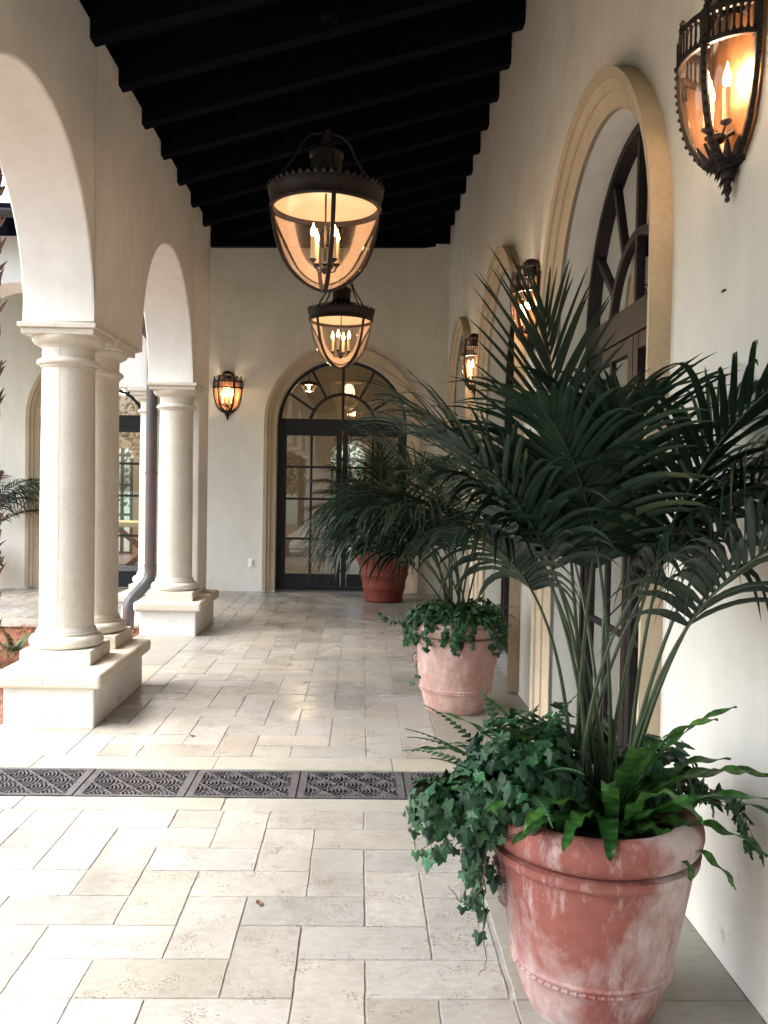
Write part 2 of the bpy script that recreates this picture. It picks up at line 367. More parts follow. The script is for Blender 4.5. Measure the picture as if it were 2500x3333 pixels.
# pine straw
st=MB(); r=random.Random(3)
def needle(x,y,z,L,az,el,w=.0016):
    d=Vector((math.cos(az)*math.cos(el),math.sin(az)*math.cos(el),math.sin(el))); s=Vector((-math.sin(az),math.cos(az),0))*w
    p=Vector((x,y,z)); k=Vector((0,0,.25*L*r.uniform(.3,1)))
    v=r.uniform(.55,1.5); st.col=(v,v*r.uniform(.85,1.1),v,1)
    st.face([p-s,p+s,p+d*L*.5+k+s,p+d*L*.5+k-s]); st.face([p+d*L*.5+k-s,p+d*L*.5+k+s,p+d*L])
for i in range(16000):
    x=r.uniform(-4.6,-2.1); y=r.uniform(4.6,8.95)
    if r.random()<.25: y=r.uniform(7,8.9); x=r.uniform(-3.4,-2.2)
    needle(x,y,-.075+r.uniform(0,.07),r.uniform(.08,.19),r.uniform(0,2*PI),r.uniform(-.1,.35))
tag(st.build('pine_straw',M['straw'],weld=False),kind='stuff',label='loose red brown pine straw covering the courtyard bed',cat='mulch')

# --- walls with arched openings ; axis 'y' runs along y at thickness x0..x1
def arch_wall(name,axis,a0,a1,t0,t1,z0,z1,ops,mat,bevel=0,parent=None):
    """ops: (centre,radius,spring z,bottom z)"""
    mb=MB(); P=(lambda s,t,z:(t,s,z)) if axis=='y' else (lambda s,t,z:(s,t,z))
    cuts=[(a0,None)]; segs=[]; s=a0
    for (c,rr,zs,zb) in sorted(ops):
        segs.append((s,c-rr,None)); segs.append((c-rr,c+rr,(c,rr,zs,zb))); s=c+rr
    segs.append((s,a1,None)); K=28
    def quadpair(s0,s1,za0,za1,zt):
        for t in (t0,t1): mb.face([P(s0,t,za0),P(s1,t,za1),P(s1,t,zt),P(s0,t,zt)])
    for (s0,s1,op) in segs:
        if s1-s0<1e-4: continue
        if op is None:
            n=1
            quadpair(s0,s1,z0,z0,z1)
            mb.face([P(s0,t0,z0),P(s1,t0,z0),P(s1,t1,z0),P(s0,t1,z0)]); mb.face([P(s0,t0,z1),P(s1,t0,z1),P(s1,t1,z1),P(s0,t1,z1)])
        else:
            c,rr,zs,zb=op
            for side,sg in ((c-rr,1),(c+rr,-1)):
                mb.face([P(side,t0,z0),P(side,t1,z0),P(side,t1,zs),P(side,t0,zs)])
            pr=None
            for k in range(K+1):
                a=PI-PI*k/K; q=(c+rr*math.cos(a),zs+rr*math.sin(a))
                if pr:
                    for t in (t0,t1): mb.face([P(pr[0],t,pr[1]),P(q[0],t,q[1]),P(q[0],t,z1),P(pr[0],t,z1)])
                    mb.face([P(pr[0],t0,pr[1]),P(q[0],t0,q[1]),P(q[0],t1,q[1]),P(pr[0],t1,pr[1])])
                    mb.face([P(pr[0],t0,z1),P(q[0],t0,z1),P(q[0],t1,z1),P(pr[0],t1,z1)])
                pr=q
    for s in (a0,a1): mb.face([P(s,t0,z0),P(s,t1,z0),P(s,t1,z1),P(s,t0,z1)])
    o=mb.build(name,mat,parent)
    # split the side faces of solid pieces so jamb vertices at the spring line are shared
    if bevel:
        k=o.modifiers.new('bevel','BEVEL'); k.width=bevel; k.segments=3; k.limit_method='ANGLE'; k.angle_limit=R(40)
        for p in o.data.polygons: p.use_smooth=True
        o.data.set_sharp_from_angle(angle=R(40)) if hasattr(o.data,'set_sharp_from_angle') else None
    return o
ARC=[(-4.91,.97,ZS,0),(-1.79,.97,ZS,0),(1.33,.97,ZS,0),(4.45,.97,ZS,0),(7.57,.97,ZS,0)]
tag(arch_wall('arcade_wall','y',-8.3,9.45,XAL,XA,ZI,4.17,ARC,M['white_plaster'],.014),
    'smooth white plaster arcade wall carried on the column pairs, its round arches open to the courtyard','wall')
tag(arch_wall('arcade_wall','x',-7.2,XAL,9.02,9.45,ZI,4.17,[(-3.45,.97,ZS,0),(-5.8,.97,ZS,0)],M['white_plaster'],.014),
    'white plaster arcade wall across the far side of the courtyard, behind the downspout','wall')
RA=.8875; RZ=2.33; RZB=2.27
DOORS_R=[4.315,7.24,10.17]
tag(arch_wall('house_wall','y',-8.3,12.38,XR,XR+.38,0,5.2,[(c,RA,RZ+.02,0) for c in DOORS_R],M['plaster']),
    'long cream plaster house wall on the right with arched doorways','wall')
tag(arch_wall('house_wall','x',-7.2,XR,YB,YB+.38,0,5.0,[(-.278,RA,RZB+.02,0),(-3.45,RA,RZB+.02,0)],M['plaster']),
    'cream plaster end wall facing down the covered walk','wall')
tag(arch_wall('added_rear_wall','x',-2.07,XR,-8.7,-8.3,0,5.0,[(-.4,.9,2.3,0)],M['plaster']),'added unseen plaster wall with one arched opening, cutting the light from behind the camera','wall')  # added out of view to cut frontal light and keep the palms dark
# --- roof
def roofz(x,y):
    a=4.05+.292*(x-XA); b=4.05+.292*(y-9.5)
    return max(min(a,99),0) if y<9.5+(x-XA) and x>-3 else b
roof=thing('roof','dark stained timber porch roof with exposed sloping rafters','roof',(0,0,4.0))
RD=.25
def rpart(mb,name): 
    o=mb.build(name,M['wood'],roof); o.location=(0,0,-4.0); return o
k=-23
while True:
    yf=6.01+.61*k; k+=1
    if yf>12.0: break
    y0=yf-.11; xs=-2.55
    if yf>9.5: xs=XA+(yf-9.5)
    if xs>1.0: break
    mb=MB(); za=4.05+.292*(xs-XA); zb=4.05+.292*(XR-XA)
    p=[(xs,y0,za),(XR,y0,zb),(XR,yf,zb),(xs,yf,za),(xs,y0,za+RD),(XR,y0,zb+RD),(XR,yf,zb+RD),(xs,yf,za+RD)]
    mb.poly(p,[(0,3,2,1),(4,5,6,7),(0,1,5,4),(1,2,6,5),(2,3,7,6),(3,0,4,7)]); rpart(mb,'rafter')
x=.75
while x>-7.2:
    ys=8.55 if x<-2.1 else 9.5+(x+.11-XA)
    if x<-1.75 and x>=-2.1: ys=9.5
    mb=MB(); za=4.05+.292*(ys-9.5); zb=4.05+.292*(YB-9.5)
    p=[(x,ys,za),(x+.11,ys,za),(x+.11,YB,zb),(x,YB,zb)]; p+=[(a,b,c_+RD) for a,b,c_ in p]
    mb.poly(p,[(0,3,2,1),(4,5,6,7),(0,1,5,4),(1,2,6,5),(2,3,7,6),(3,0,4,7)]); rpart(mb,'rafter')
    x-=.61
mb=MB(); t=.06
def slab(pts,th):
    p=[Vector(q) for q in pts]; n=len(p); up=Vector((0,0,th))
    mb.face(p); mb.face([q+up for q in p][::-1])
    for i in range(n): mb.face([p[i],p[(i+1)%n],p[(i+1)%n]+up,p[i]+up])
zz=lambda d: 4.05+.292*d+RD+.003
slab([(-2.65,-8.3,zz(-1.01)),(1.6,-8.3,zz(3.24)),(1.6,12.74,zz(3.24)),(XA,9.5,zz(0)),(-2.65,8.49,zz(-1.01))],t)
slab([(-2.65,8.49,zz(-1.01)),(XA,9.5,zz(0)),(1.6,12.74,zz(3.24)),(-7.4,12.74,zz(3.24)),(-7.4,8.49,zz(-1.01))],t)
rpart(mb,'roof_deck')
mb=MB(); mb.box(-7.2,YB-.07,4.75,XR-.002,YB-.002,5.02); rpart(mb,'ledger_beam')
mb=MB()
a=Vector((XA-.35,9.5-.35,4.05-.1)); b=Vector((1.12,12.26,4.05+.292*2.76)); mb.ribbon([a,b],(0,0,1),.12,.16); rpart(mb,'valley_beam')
mb=MB()
for i in range(28):  # gutter
    pass
mb.lathe([(0.0,0)],4) if False else None
def gutter(p0,p1,name='gutter'):
    mb=MB(); d=(Vector(p1)-Vector(p0)); n=d.normalized(); s=n.cross(Vector((0,0,1)))
    rows=[]
    for q in (p0,p1):
        q=Vector(q); rows.append([q+s*.065*math.cos(a)+Vector((0,0,.065*math.sin(a))) for a in [PI+PI*i/8 for i in range(9)]])
    mb.grid(rows); o=mb.build(name,M['pipe'],roof,smooth=True,solid=.004); o.location=(0,0,-4.0)
gutter((-2.73,-8.3,3.98),(-2.73,8.4,3.98)); gutter((-7.4,8.42,3.98),(-2.73,8.42,3.98))

# ================================================================ COLUMNS
def make_column():
    root=thing('column','x','column')
    mb=MB(); h=.215
    mb.box(-h,-h,0,h,h,.09); o=mb.build('plinth',M['column'],root,bevel=.006)
    mb=MB(); pr=[(.17,.088)]
    for i in range(9): a=-PI/2+PI*i/8; pr.append((.188+.037*math.cos(a),.127+.037*math.sin(a)))
    pr+=[(.185,.165),(.185,.183),(.178,.185),(.178,.20),(.166,.215),(.165,.22)]
    mb.lathe(pr,48); mb.build('base_moulding',M['column'],root,smooth=True,autos=50)
    mb=MB(); n=20; pr=[]
    for i in range(n+1):
        t=i/n; pr.append((lerp(.165,.158,t)+.003*math.sin(PI*t),lerp(.219,1.845,t)))
    pr.append((.1575,2.0)); mb.lathe(pr,48)
    # casting seam
    o=mb.build('shaft',M['column'],root,smooth=True)
    mb=MB(); pr=[(.157,1.83),(.168,1.832),(.168,1.842)]
    for i in range(7): a=-PI/2+PI*i/6; pr.append((.172+.018*math.cos(a),1.862+.018*math.sin(a)))
    pr+=[(.168,1.884),(.158,1.89),(.157,1.95),(.165,1.953),(.167,1.962)]
    for i in range(9): a=-PI/2*(1-i/8); pr.append((.167+.055*math.cos(a)*1.0+0,1.995+.035*math.sin(a))) if False else None
    for i in range(10): t=i/9; pr.append((.170+.050*math.sin(t*PI/2),1.965+.050*(1-math.cos(t*PI/2))))
    mb.lathe(pr,48); mb.build('neck_moulding',M['column'],root,smooth=True,autos=50)
    mb=MB(); h=.218; mb.box(-h,-h,2.015,h,h,2.052); mb.box(-.236,-.236,2.052,.236,.236,2.083)
    mb.build('abacus',M['column'],root,weld=False,bevel=.005)
    return root
col0=make_column(); first=True
def column(x,y,label,rz=0):
    global first
    o=col0 if first else copy_tree(col0); first=False
    o.location=(x,y,.325); o['label']=label; o['group']='cast stone columns of the arcade'; o.rotation_euler=(0,0,rz); return o
XC=-1.855
column(XC,5.62,'nearest stone column of the front pair, showing the long vertical seam')
column(XC,6.17,'stone column directly behind the nearest one on the same pedestal',PI/2)
column(-1.815,8.66,'stone column on the far pedestal, right of the copper downspout',PI)
column(-2.14,9.22,'far stone column just left of the copper downspout, mostly hidden by it',PI/2)
M['mortar']=simple('mortar_line',(.50,.47,.41),(.42,.39,.34),rough=.9,scale=30)
def seam(col,a):
    """thin mortar line running up the nearest column, its base and cap"""
    c,s_=math.cos(a),math.sin(a); prof=[(.166,.222)]+[(lerp(.165,.158,i/20)+.003*math.sin(PI*i/20),lerp(.225,1.83,i/20)) for i in range(21)]
    mb=MB(); pts=[(r_*c+.0015*math.sin(z*9),r_*s_,z) for r_,z in prof]; mb.ribbon(pts,(c,s_,0),.0035,.0022)
    mb.ribbon([(.189*c,.189*s_,.0) and (.215*c+.002,-.2158,.002),(.215*c+.001,-.2158,.088)],(0,-1,0),.003,.002)
    mb.ribbon([(.1585*c,.1585*s_,1.895),(.158*c,.158*s_,1.95)],(c,s_,0),.0035,.0022)
    mb.ribbon([(.2*c,-.2365,2.054),(.2*c,-.2365,2.082)],(0,-1,0),.003,.002)
    mb.build('mortar_joint',M['mortar'],col,weld=False)
seam([o for o in bpy.data.objects if o.get('label','').startswith('nearest stone column')][0],-PI/2-.02)
def pedestal(name,x0,y0,x1,y1,label,ov=.05,extra=None):
    root=thing(name,label,'pedestal',((x0+x1)/2,(y0+y1)/2,0)); cx,cy=(x0+x1)/2,(y0+y1)/2
    mb=MB(); mb.box(x0-cx,y0-cy,-.16,x1-cx,y1-cy,.235)
    if extra: ex0,ey0,ex1,ey1=extra; mb2=MB(); mb.box(ex0-cx,ey0-cy,-.16,ex1-cx,ey1-cy,.2348)
    mb.build('base_block',M['white_plaster'],root,weld=False,bevel=.012)
    mb=MB(); mb.box(x0-ov-cx,y0-ov-cy,.235,x1+ov-cx,y1+ov-cy,.325)
    if extra: mb.box(ex0-ov-cx,ey0-ov+.0-cy,.2352,ex1+ov-cx-.1,ey1+ov-cy,.3248)
    mb.build('coping',M['coping'],root,weld=False,bevel=.022,segs=3)
    mb=MB(); mb.ribbon([(-.02,y0-ov-cy-.0005,.262),(-.02,y0-ov-cy-.0005,.30)],(0,-1,0),.0035,.002); mb.ribbon([(-.02,y0-ov-cy+.02,.3255),(-.02,y0-cy+.12,.3255)],(0,0,1),.0035,.0015); mb.build('mortar_joint',M['mortar'],root,weld=False)
    return root
pedestal('pedestal',-2.09,5.21,-1.557,6.36,'white plastered pedestal with stone coping under the nearest column pair')
pedestal('pedestal',-2.09,8.40,-1.557,9.42,'white pedestal with stone coping under the far corner column, by the downspout',extra=(-2.42,8.98,-1.99,9.42))
# corner pier on far pedestal
mb=MB(); mb.box(XA-.235,8.955,.3255,XA-.002,9.445,ZI+.004)
tag(mb.build('corner_pier',M['white_plaster'],bevel=.012),'square white plaster pier standing behind the far corner column','pier')
# seam of nearest column + pedestal joint as thin fillets of mortar
# ================================================================ ARCHED DOORS
def sweep_arch(mb,prof,r0,zs,K=28,mi=0,zb=0.0):
    """prof: (dr, d) ; d = protrusion toward -Y. path: left jamb up, arc, right jamb down. local x across, z up"""
    rows=[]
    def row(f): return [f(dr,d) for dr,d in prof]
    for z in (zb,(zb+zs)*.5): rows.append(row(lambda dr,d:(-(r0+dr),-d,z)))
    for k in range(K+1):
        a=PI-PI*k/K; rows.append(row(lambda dr,d:((r0+dr)*math.cos(a),-d,zs+(r0+dr)*math.sin(a))))
    for z in ((zb+zs)*.5,zb): rows.append(row(lambda dr,d:(r0+dr,-d,z)))
    mb.grid(rows,mi)
def bars(mb,p0,p1,wd,dp,mi=0):
    p0=Vector(p0);p1=Vector(p1); d=(p1-p0).normalized(); s=d.cross(Vector((0,1,0))).normalized()*wd/2; q=Vector((0,dp/2,0))
    a=[p0+s-q,p0-s-q,p0-s+q,p0+s+q]; b=[p1+s-q,p1-s-q,p1-s+q,p1+s+q]
    mb.poly(a+b,[(0,1,2,3),(7,6,5,4),(0,4,5,1),(1,5,6,2),(2,6,7,3),(3,7,4,0)],mi)
def make_door(fm,wood,zs):
    root=thing('arched_doorway','x','doorway')
    mb=MB(); sweep_arch(mb,[(.0,-.02),(.0,.004),(.03,.010),(.055,.022),(.072,.030),(.072,.042),(.10,.050),(.118,.062),(.118,.075),(.165,.083),(.165,-.01)],RA,zs,zb=.001)
    mb.build('stone_surround',M['trim'],root,smooth=True,autos=25)
    # frame (recessed .17)
    D=.17; zt0,zt1=2.19,2.35; r1=RA-.003
    mb=MB(); sweep_arch(mb,[(-.003,-D),(-.045,-D),(-.045,-D-.075),(-.003,-D-.075),(-.003,-D)],RA,zs,zb=.0)
    mb.box(-r1+.045,D+.001,zt0+.01,r1-.045,D+.074,zt1); mb.box(-r1+.04,D-.02,.0,r1-.04,D+.09,.035)
    mb.build('frame',wood,root,weld=False)
    fan=MB(); yb=D+.035; Rf=.455
    pr=None
    for k in range(21):
        a=PI-PI*k/20; z=2.24+Rf*math.sin(a); q=(Rf*math.cos(a),z)
        if q[1]<zt1-.0: q=(q[0],zt1)
        if pr and pr!=q: bars(fan,(pr[0],yb,pr[1]),(q[0],yb,q[1]),.042,.040)
        pr=q
    for a in (30,60,120,150):
        c,s=math.cos(R(a)),math.sin(R(a)); bars(fan,(Rf*c,yb,2.24+Rf*s),((RA-.04)*c,yb,zs+(RA-.04)*s),.034,.038)
    bars(fan,(0,yb,zt1),(0,yb,zs+RA-.04),.036,.042)
    fan.build('fanlight_bars',fm,root,weld=False)
    gl=MB(); pts=[(-(RA-.04),D+.036,zt1-.01)]+[((RA-.04)*math.cos(PI-PI*k/24),D+.036,zs+(RA-.04)*math.sin(PI-PI*k/24)) for k in range(25) if zs+(RA-.04)*math.sin(PI*k/24)>zt1-.01]+[((RA-.04),D+.036,zt1-.01)]
    pts[0]=(pts[1][0],pts[0][1],pts[0][2]); pts[-1]=(pts[-2][0],pts[-1][1],pts[-1][2])
    gl.face(pts); gl.build('fanlight_pane',M['pane'],root)
    for sgn in (-1,1):
        x0,x1=(-(r1-.045),-.006) if sgn<0 else (.006,r1-.045)
        leaf=MB(); y0,y1=D+.012,D+.060; st=.075
        leaf.box(x0,y0,.04,x0+st+(0 if sgn<0 else -.005),y1,zt0+.008); leaf.box(x1-st,y0,.04,x1,y1,zt0+.008)
        leaf.box(x0+st,y0+.002,.041,x1-st,y1-.002,.215); leaf.box(x0+st,y0+.002,2.12,x1-st,y1-.002,zt0+.007)
        xm=(x0+x1)/2; leaf.box(xm-.016,y0+.01,.215,xm+.016,y1-.01,2.12)
        for z in (.70,1.25,1.69): leaf.box(x0+st,y0+.012,z-.016,x1-st,y1-.012,z+.016)
        lo=leaf.build('door_leaf',fm,root,weld=False)
        gp=MB(); ym=(y0+y1)/2; gp.face([(x0+st-.005,ym,.21),(x1-st+.005,ym,.21),(x1-st+.005,ym,2.125),(x0+st-.005,ym,2.125)])
        gp.build('pane',M['pane'],lo)
        hx=x1-.035 if sgn<0 else x0+.035
        hb=MB(); hb.box(hx-.022,y0-.008,.98,hx+.022,y0,1.2); hb.tube([(hx,y0-.008,1.12),(hx,y0-.05,1.12),(hx-sgn*-.10,y0-.055,1.12)],.009,8)
        hb.build('handle',M['iron'],lo,weld=False)
    return root
d0=make_door(M['frame'],M['frame'],RZB); d0.location=(-.278,YB,0.02); d0['label']='arched double door straight ahead at the end of the walk, black frame with fan window'
d1=copy_tree(d0); d1.location=(-3.45,YB,.02); d1['label']='arched black framed door far left, seen between the columns beside the downspout'
for o in (d0,d1): o['group']='arched doorways with stone surrounds'
e0=make_door(M['doorwood'],M['doorwood'],RZ); e0.location=(XR,4.315,.02); e0.rotation_euler=(0,0,-PI/2)
e0['label']='tall arched doorway in the right wall behind the nearest palm, dark wood door'
e1=copy_tree(e0); e1.location=(XR,7.24,.02); e1['label']='second arched doorway in the right wall, behind the middle palm'
for o in (e0,e1): o['group']='arched doorways with stone surrounds'
for yy in (10.17,):
    e=copy_tree(e0); e.location=(XR,yy,.02); e['label']=('arched doorway in the right wall beside the camera' if yy<5 else 'farthest arched doorway of the right wall, hidden behind palms'); e['group']='arched doorways with stone surrounds'
# ================================================================ DRAIN GRATES
def make_grate(L=.515,Wd=.385):
    mb=MB(); t=.012; b=.035; z=-.013
    x0,x1=-L/2+.003,L/2-.003; y0,y1=-Wd/2,Wd/2
    mb.box(x0,y0,z,x1,y0+b*.6,z+t); mb.box(x0,y1-b*.6,z,x1,y1,z+t); mb.box(x0,y0+b*.6,z,x0+b,y1-b*.6,z+t); mb.box(x1-b,y0+b*.6,z,x1,y1-b*.6,z+t)
    ix0,ix1,iy0,iy1=x0+b,x1-b,y0+b*.6,y1-b*.6
    nc,nr=3,2; cw=(ix1-ix0)/nc; chh=(iy1-iy0)/nr
    def clipseg(p,q):
        return ix0-1e-6<=min(p[0],q[0]) and max(p[0],q[0])<=ix1+1e-6 and iy0-1e-6<=min(p[1],q[1]) and max(p[1],q[1])<=iy1+1e-6
    def rib(pts,wd):
        run=[]
        for p in pts:
            if ix0<=p[0]<=ix1 and iy0<=p[1]<=iy1: run.append(p)
            else:
                if len(run)>1: mb.ribbon([(a,c,z+t/2) for a,c in run],(0,0,1),wd,t*.92)
                run=[]
        if len(run)>1: mb.ribbon([(a,c,z+t/2) for a,c in run],(0,0,1),wd,t*.92)
    for i in range(-nr,nc+1):
        for sg in (1,-1):
            pts=[]
            for k in range(41):
                s=k/40; x=ix0+(i+s*nr)*cw; y=(iy0+s*nr*chh) if sg>0 else (iy1-s*nr*chh); pts.append((x,y))
            rib(pts,.0085)
    for j in range(0,nr*2+1):
        for i in range(-1,nc+1):
            cx_=ix0+i*cw+(cw/2 if j%2==0 else cw); cy_=iy0+j*chh/2
            for q in range(2,8):
                rr=q/8*cw; pts=[]
                for k in range(21):
                    a=-R(62)+R(124)*k/20; px=cx_-cw/2+rr*math.cos(a); py=cy_+rr*math.sin(a)
                    if abs(px-cx_)/(cw/2)+abs(py-cy_)/(chh/2)<.86: pts.append((px,py))
                if len(pts)>1: rib(pts,.0062)
    return mb.build('drain_grate',M['iron_grate'],weld=False)
gr0=make_grate(); places=['leftmost','second from the left','third from the left','fourth from the left','fifth from the left','rightmost']
for i in range(6):
    o=gr0 if i==0 else gr0.copy()
    if i: COL.objects.link(o)
    o.location=(-1.575+.5165*i-.0,4.265,.001)
    if i==0: o.location.z=.003; o.rotation_euler=(0,0,.004)
    tag(o,'cast iron drain grate with arc pattern, '+places[i]+' in the row','drain grate','cast iron drain grates across the floor')
# ================================================================ LANTERNS
def flamebulb(mb,x,y,z,s=1.0,mi=0):
    mb.lathe([(.001,0),(.008*s,.003*s),(.013*s,.014*s),(.0135*s,.024*s),(.010*s,.038*s),(.005*s,.052*s),(.0015*s,.066*s),(.0,.07*s)],12,(x,y,z),mi=mi)
def point(name,loc,e,parent,rad=.02,col=(1,.74,.52)):
    l=bpy.data.lights.new(name,'POINT'); l.energy=e; l.color=col; l.shadow_soft_size=rad
    o=bpy.data.objects.new(name,l); COL.objects.link(o); o.location=loc; o.parent=parent; return o
GP=[(.015,.0),(.065,.012),(.120,.04),(.172,.08),(.215,.125),(.248,.175),(.274,.235),(.294,.295),(.309,.36),(.320,.42),(.327,.47),(.330,.50)]
def make_pendant(rot,chain):
    root=thing('pendant_lantern','x','lantern')
    mb=MB(); mb.lathe(GP,48); mb.build('glass_bowl',M['lglass'],root,smooth=True)
    for i in range(4):
        a=rot+i*PI/2; c,s=math.cos(a),math.sin(a)
        mb=MB(); pts=[((r_+.006)*c,(r_+.006)*s,z) for r_,z in GP]; mb.ribbon(pts,lambda p:Vector((c,s,0)),.026,.012)
        # arm continuing above the band to the crown
        up=[(.325*c,.325*s,.60),(.30*c,.30*s,.66),(.235*c,.235*s,.74),(.18*c,.18*s,.82),(.15*c,.15*s,.89),(.10*c,.10*s,.94),(.03*c,.03*s,.955)]
        mb.tube(up,.0075,8); mb.build('rib',M['iron'],root,smooth=True,weld=False)
    mb=MB(); mb.lathe([(.318,.49),(.336,.487),(.344,.50),(.338,.515),(.343,.56),(.352,.585),(.35,.60),(.335,.603),(.325,.6),(.322,.53),(.318,.49)],64)
    for i in range(48):   # leaf cresting
        a=2*PI*i/48; da=.05; h=.024+.005*(i%2)
        p=lambda an,rr,z:(rr*math.cos(an),rr*math.sin(an),z)
        mb.poly([p(a-da,.348,.598),p(a+da,.348,.598),p(a+da*.5,.356,.598+h*.6),p(a,.362,.598+h),p(a-da*.5,.356,.598+h*.6),p(a,.334,.6),p(a,.34,.598+h*.7)],[(0,1,2,3,4),(0,5,1),(1,5,6,2),(4,6,5,0),(2,6,3),(3,6,4)])
    mb.build('band',M['iron'],root,smooth=True,weld=False)
    mb=MB(); mb.lathe([(.322,.602),(.25,.612),(.235,.618),(.16,.665),(.13,.685),(.10,.705),(.094,.72),(.094,.80),(.105,.812),(.105,.83),(.07,.85),(.03,.885),(.02,.96)],48)
    mb.build('cap',M['iron'],root,smooth=True)
    mb=MB()
    for i in range(36):
        a=2*PI*i/36; b=2*PI*(i+.5)/36; c_=2*PI*(i+1)/36
        P=lambda an,rr,z:(rr*math.cos(an),rr*math.sin(an),z)
        mb.tube([P(a,.262,.618),P(b,.262,.648),P(c_,.262,.618)],.0035,5)
    mb.lathe([(.262,.645),(.268,.648),(.262,.652)],48); mb.build('pierced_gallery',M['iron'],root,smooth=True,weld=False)
    mb=MB(); mb.lathe([(.316,.515),(.27,.560),(.20,.585),(.0,.59)],40); mb.build('reflector',M['enamel'],root,smooth=True)
    mb=MB(); mb.tube([(0,0,.59),(0,0,.14)],.006,8); mb.lathe([(.0,.10),(.012,.105),(.022,.12),(.026,.135),(.012,.15),(.02,.165),(.008,.18)],16)
    n=4
    for i in range(n):
        a=rot+.5+i*2*PI/n; c,s=math.cos(a),math.sin(a)
        mb.tube([(.015*c,.015*s,.14),(.045*c,.045*s,.12),(.075*c,.075*s,.13),(.09*c,.09*s,.165)],.005,6)
        mb.lathe([(.006,.16),(.018,.17),(.022,.18),(.015,.182)],12,(.09*c,.09*s,0))
    mb.build('candle_cluster',M['iron'],root,smooth=True,weld=False)
    for i in range(n):
        a=rot+.5+i*2*PI/n; x,y=.09*math.cos(a),.09*math.sin(a)
        mb=MB(); mb.lathe([(.0145,.18),(.0155,.30),(.015,.312),(.0,.312)],12,(x,y,0)); o=mb.build('candle',M['candle'],root,smooth=True)
        mb=MB(); flamebulb(mb,x,y,.312,1.25); mb.build('bulb',M['flame'],o,smooth=True)
    mb=MB(); z=.955
    while z<chain:
        i=int((z-.955)/.045)
        pts=[]
        for k in range(9):
            a=2*PI*k/8; dx=.011*math.cos(a); dz=.027*math.sin(a)
            pts.append((dx,0,z+.027+dz) if i%2 else (0,dx,z+.027+dz))
        mb.tube(pts,.0025,5,caps=False); z+=.045
    mb.build('chain',M['wood'],root,smooth=True,weld=False)
    mb=MB(); mb.lathe([(.0,chain+.06),(.05,chain+.05),(.055,chain+.02),(.015,chain)],20); mb.build('ceiling_canopy',M['wood'],root,smooth=True)
    point('lamp',(0,0,.40),.75,root,.09)
    return root
p1=make_pendant(-PI/2+.18,1.62); p1.location=(-.25,5.45,2.645); tag(p1,'large glass pendant lantern nearest the camera hanging under the dark rafters','lantern','hanging glass lanterns')
p2=make_pendant(-PI/4,1.62); p2.location=(-.25,9.4,2.70); tag(p2,'second pendant lantern farther down, hanging in front of the end door','lantern','hanging glass lanterns')
SP=[(.012,0.0),(.045,.0),(.07,.012),(.105,.045),(.138,.09),(.160,.15),(.173,.21),(.180,.26),(.183,.315)]
